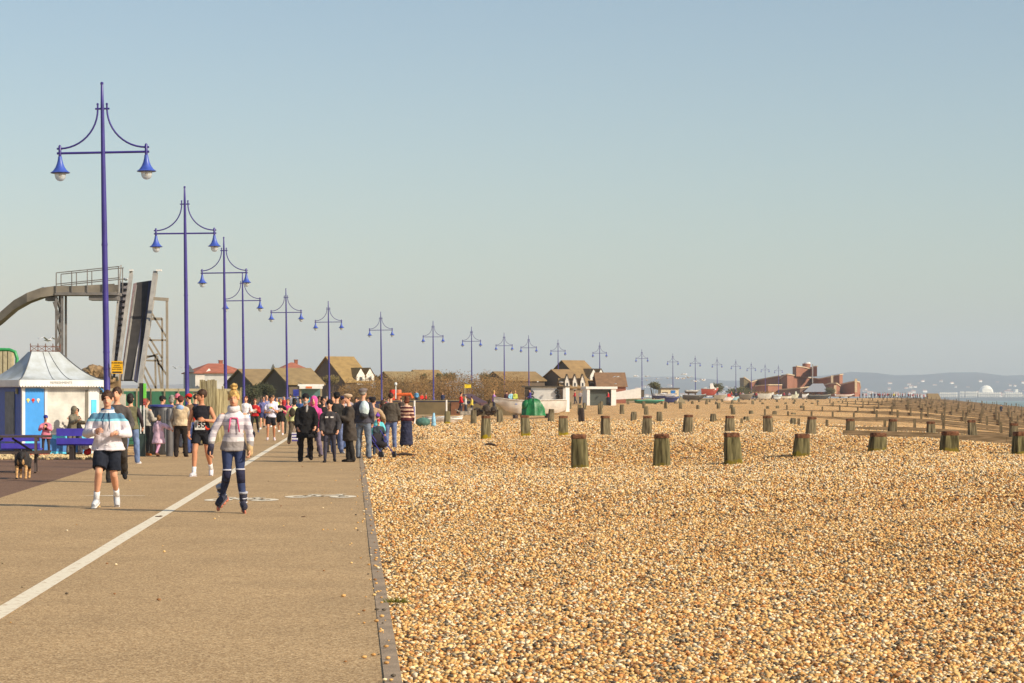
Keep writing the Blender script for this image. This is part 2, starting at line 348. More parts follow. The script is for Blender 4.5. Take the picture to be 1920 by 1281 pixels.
tag(strip('painted_line', lambda y: lineX(y)-.085+wl[int((y-2)/3+.1) % len(wl)], lambda y: lineX(y)+.085, yl, .005, M_PAINT), 'worn white line painted along the path', kind='structure')
def bike(px, py, w, flip=1):
    d = gd(py); x0 = (px-CX)/F*d; mb = MB(); Z = .006; t = .05
    def seg(a, b, t=.10):
        a, b = Vector((a[0]*flip, a[1], 0)), Vector((b[0]*flip, b[1], 0)); u = (b-a).normalized().cross(Vector((0, 0, 1)))*t/2
        mb.add([a+u, b+u, b-u, a-u], [(0, 1, 2, 3)])
    for cx in (-.36, .36):
        vs = []; N = 20
        for k in range(N):
            a = 2*math.pi*k/N; vs += [(cx*flip+math.cos(a)*.22, math.sin(a)*.42-.35, 0), (cx*flip+math.cos(a)*.09, math.sin(a)*.18-.35, 0)]
        mb.add(vs, [(2*k, 2*((k+1) % N), 2*((k+1) % N)+1, 2*k+1) for k in range(N)])
    for a, b in (((-.36, -.35), (-.14, .3)), ((-.14, .3), (.24, .3)), ((.24, .3), (0, -.3)), ((0, -.3), (-.14, .3)), ((-.36, -.35), (0, -.3)), ((.36, -.35), (.22, .55)), ((.22, .55), (.34, .62)), ((-.14, .3), (-.18, .48)), ((-.28, .5), (-.08, .5))): seg(a, b)
    for v in range(len(mb.v)):
        q = mb.v[v]; mb.v[v] = (q[0]*w/1.16, q[1]*1.1, 0)
    o = mb.build('cycle_marking', M_PAINT, loc=(x0, d, Z)); return o
tag(bike(605, 930, 1.2), 'white painted bicycle symbol nearest the shingle edge', kind='structure')
tag(bike(458, 936, 1.2, -1), 'white painted bicycle symbol behind the skater', kind='structure')
wa = MB(); dd = gd(930.)
xa = (150-CX)/F*dd
wa.add([(xa, dd-.05, .006), (xa+.62, dd-.16, .006), (xa+.62, dd+.14, .006)], [(0, 1, 2)]); wa.add([(xa+.6, dd-.05, .0055), (xa+1.1, dd-.05, .0055), (xa+1.1, dd+.04, .0055), (xa+.6, dd+.04, .0055)], [(0, 1, 2, 3)])
tag(wa.build('arrow_marking', M_PAINT), 'worn white painted arrow behind the jogger', kind='structure')
# loose things on the ground
lf = MB()
for k in range(90):
    a = rnd.uniform(0, 6.28); r_ = rnd.uniform(.0, .07); h = rnd.uniform(.02, .05); x = math.cos(a)*r_*1.6; y = math.sin(a)*r_
    lf.add([(x-.004, y, 0), (x+.004, y, 0), (x+math.cos(a)*.03, y+math.sin(a)*.03, h)], [(0, 1, 2)])
tag(lf.build('weed_tuft', mat('weed', s2l((112, 112, 40)), rough=.9), loc=((742-CX)/F*gd(1131), gd(1131), .005)), 'small green weed growing beside the edging board', 'weed')
def litter(px, py, s, name, label):
    d = gd(py); mb = MB(); mb.ell((0, 0, .008*s), (.05*s, .03*s, .008*s), 2); mb.ell((.03*s, .01*s, .012*s), (.03*s, .02*s, .01*s), 1)
    tag(mb.build(name, mat('dry_leaf', s2l((90, 60, 38)), rough=.9), loc=((px-CX)/F*d, d, .004)), label, 'leaf')
litter(297, 970, 1, 'dead_leaf', 'dark dead leaf lying on the white line')
litter(568, 970, .6, 'dead_leaf', 'small brown leaf lying on the path right of the skater')

# sea and far shore
def sea_mat():
    m = bpy.data.materials.new('sea_water'); m.use_nodes = True; n = m.node_tree.nodes; l = m.node_tree.links; b = n['Principled BSDF']
    b.inputs['Base Color'].default_value = (.12, .2, .18, 1); b.inputs['Roughness'].default_value = .5
    tc = n.new('ShaderNodeTexCoord'); mp = n.new('ShaderNodeMapping'); mp.inputs['Scale'].default_value = (.05, .35, 1); l.new(tc.outputs['Object'], mp.inputs[0])
    nz = n.new('ShaderNodeTexNoise'); nz.inputs['Scale'].default_value = .6; nz.inputs['Detail'].default_value = 6; l.new(mp.outputs[0], nz.inputs['Vector'])
    r = n.new('ShaderNodeValToRGB'); r.color_ramp.elements[0].position = .62; r.color_ramp.elements[0].color = (.12, .2, .18, 1)
    r.color_ramp.elements[1].position = .72; r.color_ramp.elements[1].color = (.5, .52, .5, 1); l.new(nz.outputs['Fac'], r.inputs[0]); l.new(r.outputs[0], b.inputs['Base Color'])
    bp = n.new('ShaderNodeBump'); bp.inputs['Strength'].default_value = .8; bp.inputs['Distance'].default_value = .6; l.new(nz.outputs['Fac'], bp.inputs['Height']); l.new(bp.outputs[0], b.inputs['Normal'])
    return m
sea = MB(); sea.add([(20, 10, -4), (9000, 10, -4), (9000, 5600, -4), (-3000, 5600, -4), (-3000, 1500, -4), (20, 700, -4)], [(0, 1, 2, 3, 4, 5)])
tag(sea.build('sea', sea_mat()), 'calm grey green sea in the bay', kind='structure')
hx = np.arange(-9000, 9000, 90.); hy = np.array([5300, 5400, 5600, 5900, 6300, 6700, 7100, 7500, 7900, 8300, 8700, 9200, 10000.])
def hz(X, Y):
    px = X/Y*F+CX
    top = np.interp(px, [-900, 0, 800, 1160, 1250, 1400, 1500, 1620, 1680, 1720, 1800, 1850, 1920, 2100, 2700], [725, 724, 716, 708, 707, 714, 712, 701, 702, 699, 701, 700, 704, 712, 730])
    hmax = E+(HY-top)/F*8300
    t = sms(5450, 8300, Y); nz = 6*np.sin(X*.004+Y*.002)+5*np.sin(X*.009-Y*.004)+3*np.sin(X*.021+Y*.013)+2*np.sin(X*.05)
    z = -4.6+8*sms(5300, 5500, Y)+(hmax-3)*(.25*t+.75*t*t)+nz*sms(5700, 7200, Y)
    return z-sms(8500, 9900, Y)*60
M_HILL = mat('far_downland', s2l((88, 92, 92)), rough=.95, var=.0, scale=.0022, spec=.1, col2=s2l((58, 66, 72)))
tag(grid_mesh('hills', hx, hy, hz, M_HILL), 'long low downs across the bay', kind='structure')
# ------------------------------------------------------------------ people
SKIN = mat('skin', s2l((218, 160, 128)), rough=.6, var=.05, scale=9, spec=.35)
SKIN2 = mat('skin_tanned', s2l((200, 138, 104)), rough=.6, var=.05, scale=9, spec=.35)
EYE = mat('eye_dark', (.03, .02, .015), rough=.3); LIP = mat('lip', s2l((176, 92, 84)), rough=.5); BROW = mat('brow', s2l((96, 66, 44)), rough=.9)
HAIRS = {k: mat('hair_'+k, s2l(c), rough=.6, var=.35, scale=18, bump=.6, bscale=50, spec=.3) for k, c in
         dict(brown=(74, 50, 34), dark=(38, 30, 26), blonde=(206, 164, 96), grey=(150, 142, 134), auburn=(120, 62, 38), sandy=(150, 110, 70)).items()}
BAKE = []; PR = random.Random(21)
def sd(side, f, a, inw=0):
    f, a = R(f), R(a); return Vector((side*math.sin(a), -math.sin(f)*math.cos(a), -math.cos(f)*math.cos(a)))
FOLD = bpy.data.textures.new('folds', 'CLOUDS'); FOLD.noise_scale = .13; FOLD.noise_depth = 1
def soft(mb, name, mats, parent, vox, it=3, face=None, fold=0):
    o = mb.build(name, mats, parent, smooth=True)
    r = o.modifiers.new('r', 'REMESH'); r.mode = 'VOXEL'; r.voxel_size = vox; r.use_smooth_shade = True
    if it: s = o.modifiers.new('s', 'SMOOTH'); s.iterations = it; s.factor = .5
    if fold: dm = o.modifiers.new('d', 'DISPLACE'); dm.texture = FOLD; dm.strength = fold; dm.mid_level = .5; dm.texture_coords = 'GLOBAL'
    BAKE.append((o, face)); return o
def bake():
    if not BAKE: return
    dg = bpy.context.evaluated_depsgraph_get()
    for o, face in BAKE:
        me = bpy.data.meshes.new_from_object(o.evaluated_get(dg)); mats = [m for m in o.data.materials]
        me.materials.clear()
        for m in mats: me.materials.append(m)
        mi = np.zeros(len(me.polygons), int)
        if face:
            c = np.zeros(len(me.polygons)*3); me.polygons.foreach_get('center', c); c = c.reshape(-1, 3)
            for p, r, k in face:
                q = (c-np.array(p[:]))/np.array(r if hasattr(r, '__len__') else (r, r, r)); mi[(q**2).sum(1) < 1] = k
        me.polygons.foreach_set('material_index', mi); me.polygons.foreach_set('use_smooth', np.ones(len(me.polygons), bool))
        extra = o.get('_x')
        o.modifiers.clear(); old = o.data; o.data = me; me.name = old.name
    BAKE.clear()

def person(px, d, H, yaw=0, label='', cat='person', group=None, z=None, X=None, lod=1,
           hip=(0, 0), knee=(3, 3), ab=(4, 4), shn=None, toe=(.14, .14), foot=(0, 0), sh=(5, 5), sab=(10, 10), el=(12, 12), inw=(5, 5), lean=0, head=(0, 0), lift=0, girth=1.0,
           skin=SKIN, hair='brown', hairstyle='short', hat=None, top=(60, 60, 60), sleeve='long', hem=.0, flare=0, topmat=None, bottoms='trousers', bcol=(50, 52, 60), bmat=None,
           shoes=(60, 50, 45), socks=None, hood=None, coat_open=False, thick=.018, sit=False, name_top='jacket', blen=1.0, female=False, sole=(235, 230, 225)):
    if lod > 0 and head == (0, 0): head = (PR.uniform(-28, 28), PR.uniform(-8, 8)); lean += PR.uniform(-1, 4); px += 0; hip = (hip[0]+PR.uniform(-4, 6), hip[1]+PR.uniform(-6, 4)); knee = (knee[0]+PR.uniform(0, 8), knee[1]+PR.uniform(0, 8)); sab = (sab[0]+PR.uniform(-3, 9), sab[1]+PR.uniform(-3, 9)); el = (el[0]+PR.uniform(0, 30), el[1]+PR.uniform(0, 30))
    k = H/1.75; vox = {0: .0105, 1: .019, 2: .032}[lod]*1.0
    x = X if X is not None else (px-CX)/F*d
    if z is None: z = gz(x, d) if x > edgeR(d) else float(Bz(d))
    root = empty('person', (x, d, z), R(yaw)); tag(root, label, cat, group)
    gi = girth
    # --- skeleton in person's frame, facing -Y
    LT, LS = .435*k, .42*k
    J = {}
    for i, s in ((0, -1), (1, 1)):          # 0 = image-left (person's right), 1 = image-right
        hj = Vector((s*.088*k, 0, 0)); td = sd(s, hip[i], ab[i]); kn = hj+td*LT
        sdv = sd(s, hip[i]-knee[i], ab[i]*.35 if shn is None else shn[i]); an = kn+sdv*LS
        fp = R(foot[i]); fd = Vector((s*toe[i], -math.cos(fp), -math.sin(fp))).normalized()
        J[i] = (hj, kn, an, fd)
    low = min(min(J[i][2].z-.075*k, J[i][2].z+J[i][3].z*.17*k-.03*k) for i in (0, 1))
    hz_ = -low+lift
    hz_ += 0
    O = Vector((0, 0, hz_)); up = Vector((0, -math.sin(R(lean)), math.cos(R(lean)))); fw = Vector((0, -math.cos(R(lean)), -math.sin(R(lean))))
    ax = Vector((1, 0, 0))
    def T(u, f=0, a=0): return O+up*(u*k)+fw*(f*k)+ax*(a*k)
    def ring(u, rx, ry, f=0, n=20, e=0):
        c = T(u, f); return [c+ax*(math.cos(2*math.pi*i/n)*(rx+e)*k)+fw*(math.sin(2*math.pi*i/n)*(ry+e)*k) for i in range(n)]
    w = (.92 if female else 1.0)
    belly = .10+.05*(gi-1)*3
    prof = [(-.10, .10*gi, .095*gi, 0), (-.03, .158*gi, .115*gi, -.005), (.06, .150*gi*(.97 if female else 1), .105*gi, .005), (.17, .138*gi*(.88 if female else 1), belly, .012*gi), (.28, .150*gi*w, .112*gi, .005), (.38, .163*w*gi**.4, .115*gi**.7, 0), (.445, .152*w, .092, -.005), (.495, .10*w, .072, -.01), (.53, .062, .06, -.01)]
    AR = {}
    for i, s in ((0, -1), (1, 1)):
        shj = T(.438, -.008, s*.176*w*gi**.3); ud = sd(s, sh[i], sab[i])
        elb = shj+ud*.285*k; g = R(inw[i]); v = R(sh[i]+el[i])
        fdv = Vector((-s*math.sin(g), -math.sin(v)*math.cos(g), -math.cos(v)*math.cos(g))); wr = elb+fdv*.245*k
        AR[i] = (shj, elb, wr, fdv)
    hc = T(.705, .012); hm = Matrix.Rotation(R(head[0]), 3, 'Z') @ Matrix.Rotation(R(head[1]), 3, 'X')
    HS = 1.10
    def hp(a, b, c): return hc+hm @ Vector((a*k*HS, b*k*HS, c*k*HS))
    # --- body: one continuous surface
    b = MB()
    b.rings([ring(*p[:3], f=p[3]) for p in prof]); b.tube([T(.48, -.01), T(.56, -.004), T(.64, .005)], [.062*k, .052*k, .052*k], 12)
    b.ell(hp(0, .008, .025), (.073*k, .092*k, .088*k), 3 if lod == 0 else 2, hm); b.ell(hp(0, -.012, -.035), (.058*k*HS, .072*k*HS, .078*k*HS), 2, hm)
    b.ell(hp(0, -.045, -.082), (.03*k*HS, .03*k*HS, .022*k*HS), 2, hm)
    if lod < 2:
        b.ell(hp(0, -.094, -.016), (.012*k*HS, .02*k*HS, .024*k*HS), 2, hm); b.ell(hp(0, -.088, .02), (.04*k*HS, .012*k*HS, .009*k*HS), 2, hm); b.ell(hp(0, -.084, -.052), (.022*k*HS, .012*k*HS, .010*k*HS), 2, hm)
        for s in (-1, 1): b.ell(hp(s*.075, .012, -.008), (.01*k*HS, .018*k*HS, .03*k*HS), 2, hm)
    for i, s in ((0, -1), (1, 1)):
        hj, kn, an, fd = [v if n == 3 else v+O for n, v in enumerate(J[i])]
        b.tube([hj+Vector((0, 0, .03*k)), hj.lerp(kn, .25), hj.lerp(kn, .7), kn], [.088*k*gi**.6, .084*k*gi**.6, .062*k, .055*k], 14); b.ell(kn, .054*k, 2)
        b.tube([kn, kn.lerp(an, .3)+Vector((0, .012*k, 0)), kn.lerp(an, .7), an], [.053*k, .056*k, .04*k, .034*k], 14)
        dn0 = Vector((0, 0, -1)); dn0 = (dn0-fd*dn0.dot(fd)).normalized(); b.tube([an-fd*.03*k+dn0*.02*k, an+fd*.06*k+dn0*.042*k, an+fd*.13*k+dn0*.052*k], [.030*k, .030*k, .022*k], 10); b.ell(an, .036*k, 2)
        shj, elb, wr, fdv = AR[i]
        b.ell(shj, .051*k*gi**.3, 2); b.tube([shj, shj.lerp(elb, .4), elb], [.052*k*gi**.3, .047*k, .038*k], 12); b.ell(elb, .038*k, 2)
        b.tube([elb, elb.lerp(wr, .3), wr], [.038*k, .038*k, .026*k], 12)
        # palm
        pn = Vector((0, -1, 0)) if abs(fdv.y) < .8 else Vector((-s*1., 0, 0)); sx = fdv.cross(pn).normalized()
        pm = wr+fdv*.045*k; Mh = Matrix((sx, pn, fdv)).transposed()
        b.ell(pm, (.041*k, .020*k, .052*k), 2, Mh)
    face = None
    if lod < 2:
        face = [(hp(s*.030, -.085, .006), (.016*k, .022*k, .0085*k), 1) for s in (-1, 1)] + [(hp(s*.031, -.088, .027), (.022*k, .024*k, .006*k), 3) for s in (-1, 1)] + [(hp(0, -.092, -.052), (.024*k, .02*k, .008*k), 2)]
    body = soft(b, 'body', [skin, EYE, LIP, BROW], root, vox*.9, 2, face)
    # fingers are grown from the palm, joined into the body after the remesh
    fm = MB()
    for i, s in ((0, -1), (1, 1)):
        shj, elb, wr, fdv = AR[i]
        pn = Vector((0, -1, 0)) if abs(fdv.y) < .8 else Vector((-s*1., 0, 0)); sx = fdv.cross(pn).normalized()
        curl = -pn if fdv.y < -.5 else -pn
        curl = Vector((-s, 0, 0)) if abs(fdv.y) < .8 else Vector((0, 0, -1))
        curl = (curl-fdv*curl.dot(fdv)).normalized(); wd = fdv.cross(curl).normalized()
        for q in range(4):
            L = (.078, .088, .082, .064)[q]*k; base = wr+fdv*.082*k+wd*((q-1.5)*.0195*k)
            p1 = base+fdv*L*.4+curl*L*.10; p2 = p1+fdv*L*.2+curl*L*.32; p3 = p2-fdv*L*.05+curl*L*.28
            fm.tube([base-fdv*.03*k, base, p1, p2, p3], [.0095*k, .0095*k, .009*k, .0085*k, .006*k], 6)
        tb = wr+fdv*.035*k+wd*(-.034*k)*(1); fm.tube([tb, tb+fdv*.03*k-wd*.018*k+curl*.01*k, tb+fdv*.055*k-wd*.016*k+curl*.028*k], [.013*k, .011*k, .008*k], 6)
    FING.append((body, fm))
    # --- legs clothing
    bm_ = bmat or cloth(bcol); t = .016*k
    if bottoms == 'trousers' or bottoms == 'leggings' or bottoms == 'shorts':
        q = MB(); tt = t if bottoms != 'leggings' else .007*k
        q.rings([ring(u, rx, ry, f=f, e=tt/k+(.004 if bottoms == 'shorts' else 0)) for u, rx, ry, f in prof[:3]])
        for i in (0, 1):
            hj, kn, an, fd = [v if n == 3 else v+O for n, v in enumerate(J[i])]
            if bottoms == 'shorts':
                en = hj.lerp(kn, .78*blen); q.tube([hj+Vector((0, 0, .04*k)), hj.lerp(kn, .3), en], [.098*k*gi**.6, .102*k*gi**.6, .094*k*gi**.6], 16)
            else:
                r = (.092, .088, .07, .064, .062, .056) if bottoms == 'trousers' else (.09, .085, .064, .056, .058, .040)
                e = .012*k if bottoms == 'trousers' else .004*k
                a1 = an if blen >= 1 else kn.lerp(an, blen)
                pts = [hj+Vector((0, 0, .03*k)), hj.lerp(kn, .3), hj.lerp(kn, .75), kn, kn.lerp(a1, .3)+Vector((0, .008*k, 0)), a1+Vector((0, 0, -.035*k if bottoms == 'trousers' else 0))]
                q.tube(pts, [r[j]*k*(gi**.5 if j < 3 else 1)+e for j in range(6)], 14); q.ell(kn, (.062*k+e*.6), 2)
                if bottoms == 'trousers': q.ell(an+Vector((0, -.0*k, -.03*k)), (.058*k, .066*k, .035*k), 2)
        soft(q, {'trousers': 'trousers', 'leggings': 'leggings', 'shorts': 'shorts'}[bottoms], bm_, root, vox, 2, fold={'trousers': .035, 'leggings': .006, 'shorts': .03}[bottoms]*k)
    elif bottoms == 'skirt':
        q = MB(); q.rings([ring(.05, .15, .11, e=.02), ring(-.06, .17, .13, e=.02), ring(-.4*blen, .19, .16, e=.02), ring(-.8*blen, .21, .18, e=.02)])
        soft(q, 'skirt', bm_, root, vox, 2, fold=.05)
    # --- shoes
    for i, s in ((0, -1), (1, 1)):
        hj, kn, an, fd = [v if n == 3 else v+O for n, v in enumerate(J[i])]
        if shoes:
            q = MB(); dn = Vector((0, 0, -1)); dn = (dn-fd*dn.dot(fd)).normalized()
            q.tube([an-fd*.045*k+dn*.035*k, an+dn*.04*k+fd*.03*k, an+fd*.11*k+dn*.05*k, an+fd*.18*k+dn*.056*k], [.042*k, .047*k, .046*k, .034*k], 12); q.ell(an+dn*.01*k, (.043*k, .048*k, .045*k), 2)
            so = soft(q, 'shoe', cloth(shoes, 'shoe_%d_%d_%d' % tuple(shoes)), root, vox*.8, 1)
            if lod == 0:
                q = MB(); q.tube([an-fd*.06*k+dn*.075*k, an+fd*.06*k+dn*.082*k, an+fd*.20*k+dn*.086*k], [(.044*k, .014*k), (.046*k, .014*k), (.040*k, .013*k)], 12)
                q.build('sole', cloth(sole), so, smooth=True)
        if socks:
            q = MB(); c = kn.lerp(an, .72); q.tube([c, kn.lerp(an, .88), an+Vector((0, 0, -.02*k))], [.047*k, .043*k, .047*k], 12); q.build('sock', cloth(socks), root, smooth=True)
    # --- top
    if top is not None or topmat is not None:
        tm = topmat or cloth(top); q = MB(); th = thick
        pr = [p for p in prof if p[0] >= -.03]
        rr = []
        if hem < -.03:
            nst = 3
            for j in range(nst, 0, -1):
                u = -.03+(hem+.03)*j/nst; f_ = flare*j/nst
                rr.append(ring(u, .186*gi**.8+f_, .132*gi+f_, e=th))
        elif hem > .0: pr = [p for p in prof if p[0] >= hem]
        rr += [ring(p[0], p[1]+(.026 if p[0] < .0 else .014 if p[0] < .1 else 0), p[2]+(.010 if p[0] < .1 else 0), f=p[3], e=th) for p in pr[:-1]]
        rr.append(ring(.515, .085 if sleeve != 'none' else .075, .07, f=-.01, e=th*.5))
        q.rings(rr)
        for i, s in ((0, -1), (1, 1)):
            shj, elb, wr, fdv = AR[i]; e = th*k
            if sleeve == 'none': q.ell(shj+Vector((-s*.035*k, 0, .0)), (.05*k+e, .06*k+e, .052*k+e), 2); continue
            q.ell(shj+Vector((0, 0, -.012*k)), .048*k*gi**.3+e*.7, 2)
            if sleeve == 'long':
                q.tube([shj, shj.lerp(elb, .4), elb], [.046*k+e*.8, .049*k+e, .045*k+e], 14); q.ell(elb, .047*k+e, 2); q.tube([elb, elb.lerp(wr, .45), elb.lerp(wr, 1.0)], [.046*k+e, .044*k+e*.9, .030*k+e*.7], 14)
            else: q.tube([shj, shj.lerp(elb, .35), shj.lerp(elb, .72)], [.047*k+e*.8, .054*k+e, .058*k+e], 14)
        if hood:
            for a in range(0, 360, 24): q.ell(T(.53, -.015)+ax*(math.cos(R(a))*.075*k)+fw*(math.sin(R(a))*.07*k)+up*(.014*k*(1-math.sin(R(a)))), .034*k, 1)
            if hood == 'down': q.ell(T(.50, -.10), (.10*k, .05*k, .07*k), 2)
        tp = soft(q, name_top, tm, root, vox*1.05, 3, fold=.045*k if thick > .015 else .02)
        tp['_t'] = 1
    else: tp = None
    if hood == 'up':
        q = MB(); q.ell(hp(0, .03, .01), (.105*k*HS, .115*k*HS, .135*k*HS), 2, hm); q.ell(hp(0, .05, -.09), (.10*k*HS, .08*k*HS, .07*k*HS), 2, hm); soft(q, 'hood', topmat or cloth(top), root, vox, 2)
    # --- hair, hats
    if hair and hood != 'up':
        q = MB(); q.ell(hp(0, .020, .034), (.081*k*HS, .096*k*HS, .092*k*HS), 2, hm)
        if hairstyle in ('long', 'bob'): q.ell(hp(0, .045, -.03), (.084*k*HS, .07*k*HS, .10*k*HS), 2, hm)
        if hairstyle == 'long': q.ell(hp(0, .07, -.14), (.075*k*HS, .045*k*HS, .11*k*HS), 2, hm)
        if hairstyle == 'tail': q.ell(hp(0, .11, .03), (.03*k*HS, .05*k*HS, .04*k*HS), 2, hm); q.tube([hp(0, .14, .04), hp(0, .17, -.04), hp(0, .15, -.13)], [.03*k, .034*k, .012*k], 8)
        if hairstyle == 'fringe': q.ell(hp(0, -.045, .07), (.066*k*HS, .05*k*HS, .03*k*HS), 2, hm)
        soft(q, 'hair', HAIRS[hair], root, vox*.8, 1, fold=.03*k)
        if hairstyle == 'bun':
            q = MB(); r2 = random.Random(5)
            for j in range(16):
                a = r2.uniform(0, 6.28); e_ = r2.uniform(-1, 1); q.ell(hp(math.cos(a)*.032*(1-abs(e_)*.3), .03+math.sin(a)*.04, .155+e_*.030), (.030*k, .030*k, .026*k), 1, hm)
            soft(q, 'hair_bun', HAIRS[hair], root, vox*.7, 0, fold=.02)
    if hat:
        kind, hcol = hat; q = MB(); hmt = cloth(hcol)
        if kind == 'beanie':
            q.ell(hp(0, .012, .055), (.090*k*HS, .107*k*HS, .088*k*HS), 2, hm); q.ell(hp(0, .012, .018), (.093*k*HS, .109*k*HS, .03*k*HS), 2, hm)
        elif kind == 'cap':
            q.ell(hp(0, .012, .05), (.086*k*HS, .104*k*HS, .078*k*HS), 2, hm); q.ell(hp(0, -.10, .035), (.062*k*HS, .065*k*HS, .010*k*HS), 2, hm)
        elif kind == 'flat':
            q.ell(hp(0, .0, .075), (.10*k*HS, .125*k*HS, .045*k*HS), 2, hm); q.ell(hp(0, .012, .045), (.088*k*HS, .105*k*HS, .045*k*HS), 2, hm)
        elif kind == 'bobble':
            q.ell(hp(0, .012, .05), (.092*k*HS, .108*k*HS, .088*k*HS), 2, hm); q.ell(hp(0, .02, .16), .036*k*HS, 2, hm)
        soft(q, 'hat', hmt, root, vox*.8, 1)
    root['_H'] = H
    P = dict(T=T, AR=AR, J=J, O=O, hp=hp, k=k, root=root, top=tp, ax=ax, fw=fw, up=up, prof=prof)
    return P
FING = []; TXT0 = []
def join_fingers():
    for body, fm in FING:
        me = body.data; n0 = len(me.vertices); co = np.zeros(n0*3); me.vertices.foreach_get('co', co)
        li = np.zeros(len(me.loops), np.int32); me.loops.foreach_get('vertex_index', li)
        ls = np.zeros(len(me.polygons), np.int32); me.polygons.foreach_get('loop_start', ls)
        lt = np.zeros(len(me.polygons), np.int32); me.polygons.foreach_get('loop_total', lt)
        mi = np.zeros(len(me.polygons), np.int32); me.polygons.foreach_get('material_index', mi)
        v2 = np.array(fm.v); lens = np.array([len(f) for f in fm.f]); l2 = np.concatenate([np.array(f)+n0 for f in fm.f])
        nm = bpy.data.meshes.new('body'); co = np.concatenate([co, v2.ravel()]); nm.vertices.add(len(co)//3); nm.vertices.foreach_set('co', co)
        L = np.concatenate([li, l2]); nm.loops.add(len(L)); nm.loops.foreach_set('vertex_index', L)
        LT = np.concatenate([lt, lens]); LSs = np.concatenate([[0], np.cumsum(LT)[:-1]]); nm.polygons.add(len(LT))
        nm.polygons.foreach_set('loop_start', LSs); nm.polygons.foreach_set('loop_total', LT)
        nm.polygons.foreach_set('material_index', np.concatenate([mi, np.zeros(len(lens), np.int32)])); nm.polygons.foreach_set('use_smooth', np.ones(len(LT), bool))
        for m in me.materials: nm.materials.append(m)
        nm.update(calc_edges=True); body.data = nm
    FING.clear()
def bib(P, num, w=.2, h=.17, u=.22, col=(238, 234, 226), big=True):
    r = [p for p in P['prof']]; ru = np.interp(u, [p[0] for p in r], [p[2]+p[3] for p in r])
    c = P['T'](u, ru+.034); k = P['k']; up, fw, ax = P['up'], P['fw'], P['ax']; mb = MB()
    M = Matrix((ax, -fw, up)).transposed(); mb.box(c, (w*k, .008, h*k), M=M)
    o = mb.build('race_bib', cloth(col), P['root'])
    if num:
        cu = bpy.data.curves.new('bib_number', 'FONT'); cu.body = num; cu.size = h*.82*k; cu.align_x = 'CENTER'; cu.align_y = 'CENTER'; cu.extrude = .001
        t = link(bpy.data.objects.new('bib_number', cu)); t.parent = o; TXT0.append(t); cu.materials.append(cloth((30, 28, 28)))
        Mt = Matrix((ax, up, -fw*-1)).transposed(); t.rotation_euler = Matrix((ax, up, ax.cross(up))).transposed().to_euler(); t.location = c+fw*.006
        cu.offset = .004
    return o
def chest_box(P, name, u, w, h, d, f, a, col, side=1, round_=True):
    k = P['k']; c = P['T'](u, f, a); q = MB(); M = Matrix((P['ax'], -P['fw'], P['up'])).transposed()
    q.ell(c, (w*k/2, d*k/2, h*k/2), 2, M) if round_ else q.box(c, (w*k, d*k, h*k), M=M)
    return q.build(name, cloth(col), P['root'], smooth=round_)

PW_ = s2l((236, 228, 226)); 
hoodie = bands('hooded_top_cloth', [(0, s2l((214, 204, 208))), (1.305, s2l((128, 190, 206))), (1.335, s2l((84, 124, 150))), (1.425, s2l((238, 234, 234))), (1.47, s2l((78, 112, 150))), (1.75, s2l((78, 112, 150)))])
j = person(202, 36.2, 1.77, 3, 'jogger in white hooded top with blue chest band, dark shorts and white socks', lod=0, girth=1.22, hip=(26, 0), knee=(44, 44), ab=(3, 0), shn=(7, 2), foot=(14, 48), lift=.03,
           sh=(6, 2), sab=(25, 25), el=(96, 92), inw=(38, 34), lean=3, skin=SKIN, hair='brown', topmat=hoodie, hem=-.06, flare=.01, hood='down', bottoms='shorts', bcol=(34, 38, 50), blen=1.08, shoes=(196, 196, 200), socks=(240, 238, 240), thick=.024, name_top='hooded_top')
for s in (-1, 1):     # drawstrings
    q = MB(); q.tube([j['T'](.50, .075, s*.03), j['T'](.42, .155, s*.045), j['T'](.26, .188, s*.05)], .006, 6); q.build('drawstring', cloth((70, 84, 110)), j['top'] or j['root'])
q = MB(); q.ell(j['T'](.03, .170, 0), (.022, .008, .008), 1); q.build('lace_knot', cloth((235, 235, 235)), j['root'], smooth=True)

sweat = bands('striped_jumper_cloth', [(0, s2l((150, 142, 140))), (1.03, s2l((212, 204, 206))), (1.09, s2l((178, 170, 178))), (1.145, s2l((208, 200, 206))), (1.20, s2l((178, 170, 180))), (1.26, s2l((212, 204, 210))), (1.31, s2l((180, 172, 182))), (1.36, s2l((216, 208, 212))), (1.75, s2l((216, 208, 212)))])
s_ = person(438, 34.6, 1.70, 8, 'skater in striped roll neck jumper, navy leggings and dark knee pads', lod=0, female=True, hip=(4, 14), knee=(46, 12), ab=(1, 1), shn=(9, 6), toe=(.6, .12), foot=(36, 8), lift=.085,
            sh=(-6, -2), sab=(30, 17), el=(22, 26), inw=(-8, 2), lean=8, head=(-8, 6), hair='blonde', hairstyle='bun', topmat=sweat, hem=-.07, bottoms='leggings', bcol=(54, 64, 98), shoes=None, thick=.014, name_top='jumper')
q = MB()
for u_, r_ in ((.525, .075), (.55, .078), (.575, .074)): 
    for a in range(0, 360, 20): q.ell(s_['T'](u_, .0+math.sin(R(a))*r_, math.cos(R(a))*r_), .024, 1)
soft(q, 'roll_neck', cloth((220, 212, 216)), s_['root'], .012, 2)
for s in (-1, 1): q = MB(); q.tube([s_['T'](.43, .128, s*.05), s_['T'](.34, .148, s*.062), s_['T'](.22, .150, s*.080)], .011, 6); q.build('pink_ribbon', cloth((232, 96, 140)), s_['root'], smooth=True)
q = MB(); q.tube([s_['T'](.43, .130, -.05), s_['T'](.43, .134, .05)], .010, 6); q.build('pink_ribbon', cloth((232, 96, 140)), s_['root'], smooth=True)
k = s_['k']
